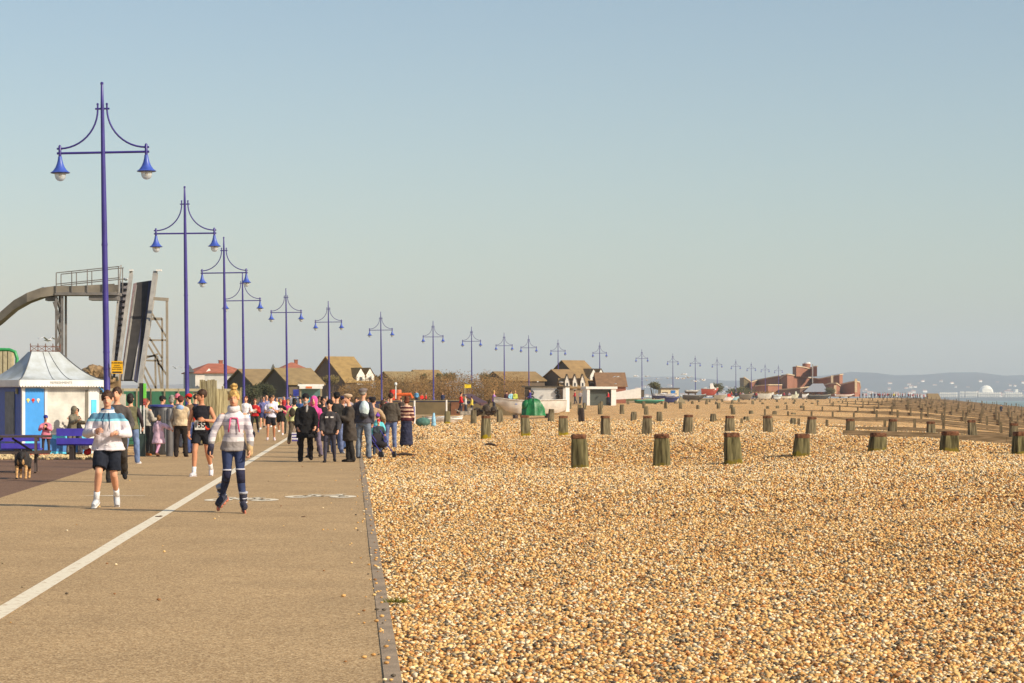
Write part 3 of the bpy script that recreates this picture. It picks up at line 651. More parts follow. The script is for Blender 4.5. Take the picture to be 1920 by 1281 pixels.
for i, s in ((0, -1), (1, 1)):
    hj, kn, an, fd = [v if n == 3 else v+s_['O'] for n, v in enumerate(s_['J'][i])]
    q = MB(); q.ell(kn+Vector((0, -.030, 0)), (.056, .045, .075), 2); q.tube([kn+Vector((0, 0, .065)), kn.lerp(an, .32)], [.067, .060], 14); kp = q.build('knee_pad', cloth((44, 44, 66)), s_['root'], smooth=True)
    q = MB(); q.tube([kn+Vector((0, 0, .058)), kn+Vector((0, 0, .078))], [.070, .071], 14); q.build('strap', cloth((206, 204, 216)), kp, smooth=True)
    shj, elb, wr, fdv = s_['AR'][i]
    q = MB(); q.ell(elb+Vector((s*.012, .01, -.005)), (.064, .064, .072), 2); q.ell(elb+Vector((s*.02, .03, 0)), (.055, .05, .05), 2); q.build('elbow_pad', cloth((38, 38, 50)), s_['root'], smooth=True)
    q = MB(); q.tube([elb.lerp(wr, .62), wr+fdv*.05], [.046, .044], 12); q.ell(wr+fdv*.05, (.048, .032, .06), 2); q.build('wrist_guard', cloth((188, 160, 120) if i else (60, 58, 74)), s_['root'], smooth=True)
    dn = Vector((0, 0, -1)); dn = (dn-fd*dn.dot(fd)).normalized(); sk_ = empty('inline_skate', an, 0, s_['root']); 
    def L(a, b_): return fd*a+dn*b_
    q = MB(); q.tube([L(-.02, -.13), L(-.005, -.03)], [.060, .056], 14); q.ell(L(-.01, .0), (.052, .06, .06), 2); q.tube([L(-.055, .035), L(.04, .04), L(.12, .045), L(.19, .05)], [.045, .052, .050, .034], 12); soft(q, 'boot', cloth((58, 58, 72)), sk_, .011, 1)
    q = MB(); q.tube([L(-.02, -.15), L(-.02, -.12)], [.066, .066], 14); q.build('cuff', cloth((176, 176, 186)), sk_, smooth=True)
    for bb in (-.06, 0.0): q = MB(); q.tube([L(-.0, bb)+Vector((-.058, -.0, 0)), L(.055, bb+.005)*1.0, L(0, bb)+Vector((.058, 0, 0))], .009, 6); q.build('buckle_strap', cloth((200, 200, 208)), sk_, smooth=True)
    q = MB(); sx = fd.cross(dn).normalized()
    for t_ in (-1, 1): q.bar(L(-.07, .095)+sx*.014*t_, L(.19, .100)+sx*.014*t_, .004, .035, up=-dn)
    q.build('skate_frame', cloth((90, 90, 98)), sk_)
    for w_ in range(4):
        q = MB(); c = L(-.065+w_*.083, .120); q.tube([c-sx*.012, c-sx*.006, c+sx*.006, c+sx*.012], [.030, .038, .038, .030], 14); q.build('wheel', cloth((196, 120, 96)), sk_, smooth=True)

runblack = cloth((38, 36, 44))
r_ = person(378, 50.9, 1.84, -6, 'runner in black vest with red side flash and number bib, black shorts', lod=0, hip=(14, -4), knee=(12, 34), foot=(0, 40), sh=(-2, 6), sab=(16, 26), el=(30, 96), inw=(4, 52), lean=2, head=(-62, 2), skin=SKIN2,
            hair='brown', top=(38, 36, 44), sleeve='none', bottoms='shorts', bcol=(36, 36, 42), blen=.8, shoes=(214, 208, 214), socks=(240, 240, 240), thick=.012, name_top='running_vest')
bib(r_, '155', w=.21, h=.19, u=.12)
q = MB(); q.tube([r_['T'](.26, .07, -.145), r_['T'](.18, .12, -.10), r_['T'](.12, .135, -.02)], [.022, .024, .02], 8); q.build('red_flash', cloth((214, 62, 36)), r_['root'], smooth=True)
q = MB(); q.tube([r_['T'](.10, .12, .09), r_['T'](.04, .10, .13), r_['T'](.03, .04, .17)], [.024, .026, .02], 8); q.build('red_flash', cloth((214, 62, 36)), r_['root'], smooth=True)

person(219, 47, 1.87, 8, 'tall man in dark top looking over the jogger’s shoulder, black trainers', hip=(6, -8), knee=(10, 24), foot=(0, 20), sab=(14, 14), el=(50, 50), hair='brown', top=(84, 78, 76), bcol=(66, 60, 56), shoes=(40, 38, 40))
P = person(245, 60.4, 1.76, 172, 'spectator seen from behind in grey green camouflage vest, black hair and blue jeans', hair='dark', hairstyle='bob', top=(112, 108, 82), sleeve='none', hem=-.06, bcol=(112, 130, 168), shoes=(226, 220, 222), ab=(8, 6), sab=(12, 16), thick=.03, name_top='vest')
q = MB()
for i in (0, 1):
    shj, elb, wr, fdv = P['AR'][i]; q.ell(shj, .065, 2); q.tube([shj, elb], [.062, .055], 12); q.ell(elb, .052, 2); q.tube([elb, wr], [.052, .038], 12)
soft(q, 'sleeves', cloth((66, 56, 62)), P['root'], .019, 2)
person(273, 69, 1.66, 150, 'woman in light grey jacket and dark leggings beside the information post', female=True, hair='auburn', hairstyle='bob', top=(176, 168, 156), bottoms='leggings', bcol=(60, 58, 58), shoes=(176, 104, 52), sab=(12, 8), el=(60, 60))
person(298, 67.8, 1.18, 150, 'toddler in pale pink padded coat reaching out an arm', hair='sandy', hairstyle='bob', top=(236, 196, 212), hem=-.38, flare=.06, hood='down', bottoms='leggings', bcol=(206, 150, 180), shoes=(110, 72, 52), sh=(30, 5), sab=(50, 14), el=(10, 10), thick=.04, girth=1.15, hip=(-14, 14), knee=(10, 8), name_top='coat')
person(303, 74, 1.72, 120, 'man in black cap and charcoal jacket behind the litter bin', hair='dark', hat=('cap', (36, 32, 36)), top=(74, 70, 80), bcol=(50, 48, 50))
P = person(339, 67.5, 1.70, 176, 'adult from behind in beige padded gilet with maroon hat and pale blue hood', hair='brown', hat=('beanie', (104, 58, 56)), top=(206, 182, 150), sleeve='none', hem=-.03, hood='down', bcol=(46, 38, 34), shoes=(66, 46, 40), thick=.05, name_top='gilet', girth=1.1)
q = MB(); q.ell(P['T'](.50, -.11), (.11, .055, .08), 2); q.build('blue_hood', cloth((160, 186, 226)), P['root'], smooth=True)
q = MB()
for i in (0, 1):
    shj, elb, wr, fdv = P['AR'][i]; q.ell(shj, .07, 2); q.tube([shj, elb], [.068, .06], 12); q.ell(elb, .058, 2); q.tube([elb, wr], [.056, .042], 12)
soft(q, 'sleeves', cloth((160, 150, 140)), P['root'], .019, 2)
person(322, 73, 1.74, 160, 'grey haired spectator in fawn coat behind the beige gilet', hair='grey', hairstyle='bob', top=(150, 128, 104), bcol=(70, 66, 66))
person(333, 80, 1.78, 170, 'spectator in pink and white woolly hat standing at the back of the left crowd', hair='brown', hat=('beanie', (226, 120, 140)), top=(110, 100, 110), bcol=(60, 60, 70))
person(357, 72, 1.78, -110, 'man in bright red cap and brown jacket beside the second lamp post', hair='dark', hat=('cap', (226, 44, 32)), top=(110, 84, 62), bcol=(70, 84, 130), shoes=(50, 50, 60))
person(366, 84, 1.78, 140, 'dark haired spectator in navy jacket hidden behind the vest runner', hair='dark', top=(58, 56, 80), bcol=(60, 60, 80))
P = person(86, 69, 1.16, 6, 'small girl in blue hat and pink coat in front of the kiosk', hair='sandy', hat=('beanie', (58, 66, 150)), top=(222, 130, 150), hem=-.18, flare=.03, bottoms='leggings', bcol=(70, 60, 60), shoes=(40, 36, 36), sh=(30, 30), sab=(14, 14), el=(80, 80), inw=(40, 40), thick=.03, name_top='coat', female=True)
q = MB(); q.tube([P['T'](.46, .10, .03), P['T'](.30, .16, .04), P['T'](.2, .16, .0)], [.035, .05, .03], 8); q.build('scarf', cloth((70, 56, 60)), P['root'], smooth=True)
person(134, 71, 1.42, 60, 'hooded child in khaki coat leaning over behind the purple bench', hair='brown', hood='up', top=(120, 112, 96), hem=-.2, bcol=(110, 104, 100), lean=10, thick=.035, sh=(40, 40), el=(50, 50), name_top='coat')
person(148, 71.6, 1.36, -60, 'child in black jacket beside the hooded child at the kiosk', hair='dark', top=(44, 42, 46), bcol=(90, 88, 96), sh=(40, 40), el=(60, 60), lean=8)
person(161, 74, 1.5, 140, 'figure in dark green coat mostly hidden behind the jogger', hair='dark', top=(46, 66, 50), bcol=(60, 60, 60))

# right-hand spectators and strollers
P = person(573, 62.4, 1.76, 4, 'bearded man in long black coat, scarf and black woolly hat strolling on the path', hair='dark', hat=('beanie', (34, 32, 34)), top=(30, 28, 30), hem=-.30, flare=.03, bcol=(34, 30, 32), shoes=(46, 40, 40), hip=(12, -8), knee=(8, 14), sab=(12, 14), el=(10, 14), thick=.035, name_top='coat', girth=1.05)
q = MB(); q.tube([P['T'](.54, .04, .04), P['T'](.45, .12, .035), P['T'](.36, .15, .02)], [.03, .035, .02], 8); q.ell(P['hp'](0, -.05, -.085), (.05, .045, .05), 2); q.build('grey_scarf_and_beard', cloth((176, 170, 166)), P['root'], smooth=True); P['root'].children[-1].name = 'scarf'
P = person(589, 67, 1.70, -20, 'woman in bright pink hooded fleece under a black coat just behind the bearded man', female=True, hair='dark', hood='up', top=(236, 88, 158), bcol=(120, 108, 128), thick=.03, hip=(10, -6), knee=(6, 12), name_top='fleece')
q = MB(); q.rings([[P['T'](u, math.sin(2*math.pi*i/16)*ry+.02, math.cos(2*math.pi*i/16)*rx-.045) for i in range(16)] for u, rx, ry in ((-.34, .19, .16), (-.1, .18, .16), (.2, .17, .15), (.44, .17, .13))]); soft(q, 'coat', cloth((34, 32, 34)), P['root'], .02, 2)
P = person(618, 61.7, 1.60, 2, 'boy in black beanie and dark jacket with two white chest flashes', hair='dark', hat=('beanie', (30, 28, 32)), top=(66, 62, 64), hem=-.12, bottoms='leggings', bcol=(66, 64, 78), shoes=(38, 36, 38), hip=(8, -6), knee=(6, 8), sab=(14, 14), thick=.035)
for s in (-1, 1): chest_box(P, 'white_flash', .36, .085, .045, .03, .142, s*.075, (236, 226, 220), round_=False)
P = person(655, 62.2, 1.76, -75, 'woman in long dark quilted coat and beige hat facing the race', female=True, hair='brown', hat=('flat', (196, 168, 140)), top=(72, 64, 58), hem=-.38, flare=.03, bcol=(46, 42, 40), shoes=(48, 42, 38), sh=(12, 16), el=(40, 60), inw=(15, 15), thick=.035, name_top='coat')
P = person(681, 65.8, 1.92, 165, 'tall man from behind in grey cap with white rucksack and blue grey jeans', hair='grey', hat=('flat', (124, 112, 110)), top=(72, 70, 80), hem=-.04, bcol=(116, 126, 142), shoes=(70, 66, 70), ab=(6, 6), hip=(0, 6), thick=.03)
chest_box(P, 'rucksack', .32, .26, .42, .22, -.18, -.09, (214, 230, 232)); chest_box(P, 'rucksack_pocket', .16, .24, .2, .20, -.19, -.07, (60, 60, 64))
P = person(699, 71, 1.72, 175, 'adult in black brimmed hat and tan sleeves bending over the turquoise child', hair='dark', hat=('flat', (40, 36, 40)), top=(178, 150, 120), bcol=(110, 92, 78), sh=(30, 20), sab=(20, 26), el=(20, 10), thick=.028)
P = person(708, 70.5, 1.22, 170, 'child in turquoise coat and purple hat on the path edge', hair='brown', hat=('bobble', (118, 74, 162)), top=(110, 208, 216), hem=-.10, hood='down', bcol=(60, 70, 84), shoes=(70, 60, 70), thick=.045, girth=1.1, name_top='coat')
P = person(738, 80, 1.86, 178, 'big man from behind in dark olive jacket and blue jeans on the shingle edge', hair='brown', top=(78, 70, 62), hem=-.08, bcol=(104, 118, 158), shoes=(80, 74, 70), girth=1.15, thick=.035, sab=(12, 14), X=-4.05)
stripe = bands('striped_pullover', [(0, s2l((70, 34, 40)))]+[(.95+.062*i, s2l((214, 176, 150) if i % 2 else (84, 36, 44))) for i in range(9)]+[(1.55, s2l((214, 176, 150)))])
P = person(762, 82, 1.76, 165, 'woman in maroon and cream striped pullover with wide dark jeans', female=True, hair='auburn', hairstyle='bob', topmat=stripe, bcol=(50, 52, 74), bottoms='skirt', blen=1.05, shoes=(40, 40, 50), thick=.03, name_top='pullover')
person(631, 72, 1.82, 170, 'tall man in black knitted hat behind the beanie boy', hair='dark', hat=('beanie', (28, 26, 28)), top=(56, 54, 52), bcol=(110, 122, 160), shoes=(200, 200, 206), hem=-.08, hip=(4, 14))
person(606, 73, 1.70, 20, 'woman in black coat shading her eyes with one hand', female=True, hair='dark', hairstyle='bob', top=(40, 36, 38), hem=-.2, bcol=(40, 38, 40), sh=(90, 8), el=(110, 14), inw=(40, 5), head=(10, 0))
person(643, 78, 1.72, 40, 'person in grey jacket with purple scarf between the boy and the long coat', hair='brown', hat=('flat', (60, 56, 92)), top=(92, 92, 104), bcol=(88, 110, 160))
person(626, 84, 1.75, -30, 'fair man in navy behind the row of spectators', hair='sandy', top=(60, 60, 84), bcol=(60, 60, 66))
person(650, 88, 1.76, 60, 'person in white top glimpsed above the crowd', hair='sandy', top=(200, 196, 200), bcol=(70, 70, 80))
person(599, 92, 1.74, 0, 'dark haired walker in brown coat far behind the pink fleece', hair='brown', top=(86, 66, 52), bcol=(50, 50, 50))
person(716, 90, 1.62, 120, 'woman in brown coat half hidden behind the big man', female=True, hair='brown', hairstyle='bob', top=(120, 92, 76), bcol=(70, 60, 60))
person(694, 98, 1.74, 20, 'person in dark fleece and cap standing beyond the rucksack', hair='dark', hat=('cap', (60, 56, 70)), top=(80, 72, 84), bcol=(60, 60, 60))

# runners
P = person(508, 94, 1.77, 6, 'runner in white and lilac shirt with yellow badge, black shorts', hip=(24, -4), knee=(30, 22), foot=(10, 30), sh=(0, 10), sab=(14, 16), el=(80, 90), inw=(30, 30), lean=4, hair='dark', top=(222, 218, 240), sleeve='short', bottoms='shorts', bcol=(34, 32, 38), shoes=(210, 196, 200), skin=SKIN2, thick=.022, name_top='shirt')
bib(P, None, w=.16, h=.14, u=.20, col=(210, 196, 200)); chest_box(P, 'yellow_badge', .36, .12, .06, .03, .135, 0, (206, 206, 60), round_=False)
P = person(478, 112, 1.68, 0, 'runner in red and black top with white bib and black leggings', female=True, hip=(20, -6), knee=(20, 30), sh=(5, 10), sab=(14, 14), el=(90, 80), inw=(30, 30), lean=4, hair='auburn', top=(196, 40, 44), bottoms='leggings', bcol=(40, 38, 40), shoes=(90, 100, 140)); bib(P, None)
chest_box(P, 'black_panel', .36, .13, .18, .05, .10, 0, (36, 32, 36))
P = person(461, 108, 1.78, 4, 'long haired runner in white top just behind the skater’s shoulder', female=True, hair='auburn', hairstyle='long', top=(236, 232, 238), sleeve='long', bottoms='shorts', bcol=(120, 150, 200), hip=(20, -6), knee=(20, 30), sh=(5, 10), sab=(18, 18), el=(60, 50), lean=4, shoes=(210, 216, 226))
P = person(494, 128, 1.80, 0, 'runner in lilac blue shirt and dark shorts behind the leading shirt', hair='brown', top=(122, 124, 180), sleeve='short', bottoms='shorts', bcol=(56, 60, 100), hip=(22, -6), knee=(20, 34), sab=(20, 14), el=(70, 70), lean=4, shoes=(230, 230, 230))
P = person(500, 136, 1.86, 0, 'tall balding runner in pale vest at the back of the bunch', hair=None, top=(150, 150, 190), sleeve='none', bottoms='shorts', bcol=(50, 50, 60), hip=(16, -6), knee=(20, 30), el=(80, 80), lean=4)
P = person(512, 132, 1.84, 0, 'runner in plain white T shirt to the right of the bunch', hair='sandy', top=(240, 238, 240), sleeve='short', bottoms='shorts', bcol=(60, 60, 70), hip=(-6, 20), knee=(30, 16), sab=(16, 20), el=(80, 80), lean=4, shoes=(230, 226, 226))
P = person(526, 108, 1.66, -4, 'runner in black top with large white bib, black shorts and white trainers', female=True, hip=(-4, 20), knee=(40, 14), sh=(10, 5), sab=(18, 22), el=(90, 90), inw=(40, 30), lean=4, hair='sandy', top=(34, 32, 34), sleeve='short', bottoms='shorts', bcol=(34, 32, 32), blen=.9, shoes=(232, 224, 226), skin=SKIN); bib(P, None, w=.22, h=.16, u=.30)
P = person(519, 140, 1.74, 0, 'runner in fluorescent yellow bib far back in the race', hair='brown', top=(214, 230, 60), sleeve='short', bottoms='shorts', bcol=(40, 40, 44), hip=(14, -6), knee=(14, 30), el=(80, 80))
P = person(540, 112, 1.62, 0, 'runner in bright pink top behind the pale yellow jacket', female=True, hair='sandy', top=(232, 70, 140), bottoms='leggings', bcol=(70, 70, 60), hip=(14, -6), knee=(14, 30), el=(80, 80))
P = person(552, 84, 1.66, 170, 'walker seen from behind in pale yellow top with dark rucksack and brown trousers', female=True, hair='dark', hairstyle='bob', top=(236, 232, 170), bcol=(92, 80, 66), shoes=(100, 60, 50), hip=(14, -8), knee=(6, 14), sab=(16, 16)); chest_box(P, 'rucksack', .30, .24, .34, .18, -.16, .04, (70, 62, 50))
q = MB(); q.box((.06, -.1, .30), (.26, .16, .30)); q.tube([(-.04, -.1, .44), (.06, -.1, .66), (.14, -.1, .44)], .008, 6); tag(q.build('shopping_bag', bands('bag_stripes', [(0, s2l((90, 80, 140)))]+[(.16+.05*i, s2l((220, 216, 220) if i % 2 else (90, 80, 140))) for i in range(7)]), loc=((551-CX)/F*84+.03, 83.8, .0)), 'blue and white striped bag hanging beside the yellow topped walker', 'bag')
for i, (px, d, H, c, hr, lab) in enumerate([(563, 118, 1.72, (66, 96, 150), 'dark', 'distant spectator in blue between the pink runner and the bearded man'), (446, 150, 1.75, (200, 196, 200), 'brown', 'distant runner in white left of the leading bunch'), (533, 170, 1.75, (206, 60, 60), 'dark', 'very distant runner in red on the path'),
        (584, 140, 1.76, (120, 60, 60), 'brown', 'distant person in maroon above the pink hood'), (612, 150, 1.78, (100, 96, 110), 'grey', 'distant person in grey above the beanie boy'), (668, 110, 1.7, (90, 84, 90), 'brown', 'person in dark grey between the long coat and the rucksack'), (545, 190, 1.75, (150, 150, 160), 'dark', 'very distant walker in pale grey near the lamp post'),
        (702, 120, 1.75, (60, 56, 70), 'dark', 'person in dark blue behind the brimmed hat'), (578, 180, 1.75, (190, 150, 60), 'sandy', 'very distant walker in mustard jacket')]):
    person(px, d, H, rnd.uniform(-30, 30), lab, lod=2, hair=hr, top=c, bcol=(60, 58, 64), hip=(10, -8), knee=(6, 16), el=(40, 40))
# people among the boats and along the raised terrace: (px, distance, height, base row, colour, label)
for px, d, H, by, c, hc_, lab in [(781, 205, 1.3, 760, (110, 170, 214), 'sandy', 'child in light blue leaning on the terrace wall'), (791, 215, 1.2, 762, (214, 56, 46), 'dark', 'person in red seated on the left of the terrace'), (799, 215, 1.2, 762, (200, 50, 44), 'grey', 'person in red seated on the right of the pair on the terrace'),
        (830, 212, 1.25, 762, (60, 64, 96), 'sandy', 'person in navy leaning on the terrace wall beside a lamp post'), (864, 190, 1.75, 777, (206, 40, 44), 'dark', 'man in red top standing by the terrace steps'), (873, 188, 1.6, 779, (196, 190, 184), 'grey', 'stooping person in pale coat near the bow of the white boat'),
        (926, 184, 1.75, 775, (170, 120, 190), 'blonde', 'fair haired woman in lilac at the bow of the white boat'), (950, 200, 1.5, 766, (110, 74, 80), 'brown', 'person in maroon standing behind the white boat'), (958, 200, 1.5, 766, (160, 210, 226), 'dark', 'person in pale blue standing behind the white boat'),
        (966, 200, 1.5, 766, (190, 196, 90), 'blonde', 'person in yellow green standing behind the white boat'), (994, 196, 1.6, 766, (70, 60, 130), 'dark', 'person in violet in front of the dark panel of the hut'), (885, 186, 1.5, 779, (214, 190, 80), 'brown', 'crouching person in yellow shorts near the terrace steps'),
        (1064, 300, 1.7, 757, (226, 100, 40), 'dark', 'walker in orange right of the white hut'), (1078, 300, 1.7, 757, (180, 50, 60), 'brown', 'walker in red right of the white hut'), (1088, 305, 1.7, 757, (150, 140, 140), 'grey', 'walker in grey between the hut and the garage'), (1098, 308, 1.7, 756, (60, 64, 90), 'dark', 'walker in navy just left of the garage'), (1141, 285, 1.5, 757, (206, 50, 60), 'dark', 'person in red beside the open garage door'),
        (1371, 470, 1.7, 749, (196, 60, 60), 'dark', 'person in red among the beached boats'), (1448, 480, 1.7, 749, (230, 226, 226), 'dark', 'person in white among the beached boats'), (1877, 400, 1.65, 0, (52, 62, 80), 'dark', 'lone walker in dark jacket between the groynes')]:
    P = person(px, d, H, rnd.choice([-90, 20, 160, 90]), lab, lod=2, hair=hc_, top=c, bcol=(60, 62, 76), hip=(8, -8), knee=(6, 14), el=(40, 40), z=(E-(by-HY)/F*d) if by else None)
# ------------------------------------------------------------------ street lamps
M_POLE = mat('indigo_paint', s2l((62, 50, 132)), rough=.38, var=.12, scale=3, spec=.5)
M_SHADE = mat('blue_enamel', s2l((66, 90, 180)), rough=.4, var=.15, scale=8)
M_GLOBE = bpy.data.materials.new('clear_globe'); M_GLOBE.use_nodes = True
_b = M_GLOBE.node_tree.nodes['Principled BSDF']; _b.inputs['Base Color'].default_value = (.86, .84, .80, 1); _b.inputs['Roughness'].default_value = .15
_b.inputs['Transmission Weight'].default_value = .55; _b.inputs['IOR'].default_value = 1.1
def lamp_proto():
    r = empty('street_lamp', (0, 0, 0)); H = LH
    q = MB(); q.tube([(0, 0, 0), (0, 0, 1.12), (0, 0, 1.2), (0, 0, 3.0), (0, 0, 6), (0, 0, H-.5), (0, 0, H-.03), (0, 0, H)], [.115, .115, .078, .076, .066, .042, .030, .012], 14)
    for z in (2.35, 2.75, 5.3): q.tube([(0, 0, z), (0, 0, z+.04)], [.082-.004*(z > 5), .082-.004*(z > 5)], 14)
    q.ell((0, 0, H), .045, 1); q.build('pole', M_POLE, r, smooth='auto')
    q = MB(); q.box((.085, -.075, .55), (.01, .01, .01)); q.box((0, -.112, .55), (.11, .012, .34)); q.build('access_door', M_POLE, r)
    zb, zt_, hw = H-1.64, H-.60, 1.03
    q = MB(); q.tube([(-hw-.07, 0, zb), (hw+.07, 0, zb)], .028, 8); q.build('crossbar', M_POLE, r, smooth='auto')
    q = MB(); q.tube([(-.17, 0, zt_), (.17, 0, zt_)], .022, 8); q.build('collar_bar', M_POLE, r, smooth='auto')
    for s in (-1, 1):
        q = MB(); pts = [(s*.11, 0, zt_+.10)]
        for k in range(13):
            a = math.pi/2*k/12; pts.append((s*(.11+(hw-.11)*(1-math.cos(a))), 0, (zt_)-(zt_-zb-.11)*math.sin(a)**1.0))
        q.tube(pts, .022, 8); q.ell((s*.11, 0, zt_+.11), .032, 1); q.build('curved_arm', M_POLE, r, smooth='auto')
        q = MB(); x = s*hw
        q.tube([(x-s*.06, 0, zb+.11), (x+s*.07, 0, zb+.11)], .024, 8); q.lathe((x, 0, 0), [(.012, zb+.2), (.036, zb+.17), (.036, zb-.10), (.02, zb-.16)][::-1], 10); q.build('lamp_hanger', M_POLE, r, smooth='auto')
        q = MB(); q.lathe((x, 0, zb), [(.215, -.475), (.235, -.462), (.17, -.415), (.115, -.34), (.078, -.25), (.055, -.16), (.045, -.08), (.02, -.07)], 22); sh = q.build('lamp_shade', M_SHADE, r, smooth='auto')
        q = MB(); q.lathe((x, 0, zb), [(.02, -.66), (.07, -.645), (.112, -.60), (.132, -.53), (.132, -.478)], 18); q.build('globe', M_GLOBE, sh, smooth=True)
        q = MB(); q.lathe((x, 0, zb), [(.015, -.58), (.03, -.56), (.035, -.51), (.03, -.48)], 8); q.build('bulb', mat('bulb_white', (.75, .74, .7), rough=.3), sh, smooth=True)
    return r
lp = lamp_proto(); ORD = ['nearest', 'second', 'third', 'fourth', 'fifth', 'sixth', 'seventh', 'eighth', 'ninth', 'tenth', 'eleventh', 'twelfth', 'thirteenth', 'fourteenth', 'fifteenth', 'sixteenth', 'seventeenth', 'eighteenth', 'nineteenth', 'twentieth', 'farthest']
for i, ((px, ty), d) in enumerate(zip(LAMPS, lampd)):
    o = lp if i == 0 else copy_tree(lp)
    o.location = ((px-CX)/F*d, d, float(Bz(d))-.02); o.rotation_euler = (0, R(-.95 if i < 1 else -.7 if i < 7 else -.4), R(-1.5+3*(i % 2)))
    tag(o, ORD[i]+' double armed blue lamp post'+(', beside the kiosk, carrying a yellow sign' if i == 0 else ', its wide foot beside the vest runner' if i == 1 else ' counted from the camera along the promenade' if i < 20 else ', last before the brick building'), 'street lamp', 'double armed lamp posts along the promenade')
TXT = []
def textobj(body, size, loc, rot, m, parent, name='lettering', ext=.002, align='CENTER'):
    cu = bpy.data.curves.new(name, 'FONT'); cu.body = body; cu.size = size; cu.align_x = align; cu.align_y = 'CENTER'; cu.extrude = ext
    t = link(bpy.data.objects.new(name, cu)); cu.materials.append(m); TXT.append(t); t.location = loc; t.rotation_euler = rot; t.parent = parent; return t
M_BLK = mat('black_paint', (.03, .03, .032), rough=.5)
# yellow warning sign on first lamp
d0 = lampd[0]-.10; p = at(219.5, 689, d0); sg = empty('warning_sign', p); tag(sg, 'square yellow warning sign clamped to the nearest lamp post', 'sign')
q = MB(); q.box((0, 0, 0), (.27, .012, .30)); q.build('sign_panel', mat('sign_yellow', s2l((246, 184, 18)), rough=.5, var=.05), sg)
for s_t, sz, zz in (('WARNING', .055, .105), ('CYCLISTS', .032, .045), ('AND PEDESTRIANS', .024, .0), ('SLOW DOWN', .035, -.045)): textobj(s_t, sz, (0, -.009, zz), (R(90), 0, 0), M_BLK, sg)
q = MB(); q.box((0, -.008, -.115), (.22, .004, .035)); q.build('black_strip', M_BLK, sg)
q = MB(); q.tube([(-.12, .03, .05), (.0, .012, .05)], .01, 6); q.tube([(-.12, .03, -.05), (.0, .012, -.05)], .01, 6); q.build('clamp', mat('galvanised', s2l((150, 150, 150)), rough=.4, metal=.6), sg)

# ------------------------------------------------------------------ timber posts and groynes
def wood_mat(name, a, b_, moss=None, bottom=.0, stretch=(14, 14, 1.6)):
    m = bpy.data.materials.new(name); m.use_nodes = True; n = m.node_tree.nodes; l = m.node_tree.links; bs = n['Principled BSDF']; bs.inputs['Roughness'].default_value = .9; bs.inputs['Specular IOR Level'].default_value = .2
    tc = n.new('ShaderNodeTexCoord'); oi = n.new('ShaderNodeObjectInfo'); va = n.new('ShaderNodeVectorMath'); va.operation = 'ADD'
    l.new(tc.outputs['Object'], va.inputs[0]); l.new(oi.outputs['Location'], va.inputs[1])
    mp = n.new('ShaderNodeMapping'); mp.inputs['Scale'].default_value = stretch; l.new(va.outputs[0], mp.inputs[0])
    nz = n.new('ShaderNodeTexNoise'); nz.inputs['Scale'].default_value = 1; nz.inputs['Detail'].default_value = 6; l.new(mp.outputs[0], nz.inputs['Vector'])
    r = n.new('ShaderNodeValToRGB'); r.color_ramp.elements[0].position = .35; r.color_ramp.elements[0].color = (*s2l(a), 1); r.color_ramp.elements[1].position = .68; r.color_ramp.elements[1].color = (*s2l(b_), 1)
    l.new(nz.outputs['Fac'], r.inputs[0]); out = r.outputs[0]
    if moss:
        sp = n.new('ShaderNodeSeparateXYZ'); l.new(tc.outputs['Object'], sp.inputs[0]); n2 = n.new('ShaderNodeTexNoise'); n2.inputs['Scale'].default_value = 7; l.new(va.outputs[0], n2.inputs['Vector'])
        ma = n.new('ShaderNodeMath'); ma.operation = 'MULTIPLY_ADD'; ma.inputs[1].default_value = -.35; l.new(n2.outputs['Fac'], ma.inputs[0]); l.new(sp.outputs[2], ma.inputs[2])
        mr = n.new('ShaderNodeMapRange'); mr.inputs['From Min'].default_value = bottom; mr.inputs['From Max'].default_value = bottom-.06; l.new(ma.outputs[0], mr.inputs[0])
        mx = n.new('ShaderNodeMix'); mx.data_type = 'RGBA'; l.new(mr.outputs[0], mx.inputs[0]); l.new(out, mx.inputs[6]); mx.inputs[7].default_value = (*s2l(moss), 1); out = mx.outputs[2]
    l.new(out, bs.inputs['Base Color']); bp = n.new('ShaderNodeBump'); bp.inputs['Strength'].default_value = .9; bp.inputs['Distance'].default_value = .02; l.new(nz.outputs['Fac'], bp.inputs['Height']); l.new(bp.outputs[0], bs.inputs['Normal'])
    return m
M_WOOD = wood_mat('weathered_post', (76, 66, 48), (142, 130, 102)); M_WOODM = wood_mat('mossy_post', (80, 72, 50), (146, 136, 104), (150, 130, 16), .02)
M_WOODG = wood_mat('algae_post', (62, 56, 34), (134, 124, 86), (120, 106, 40), -.06); M_WOODK = wood_mat('tarred_post', (44, 36, 34), (78, 66, 58))
M_PLANK = wood_mat('groyne_plank', (100, 84, 62), (150, 128, 100), stretch=(1.2, 14, 14)); M_RUST = mat('rusty_iron', s2l((122, 82, 58)), rough=.85, var=.35, scale=14, bump=.8, bscale=40, spec=.2)
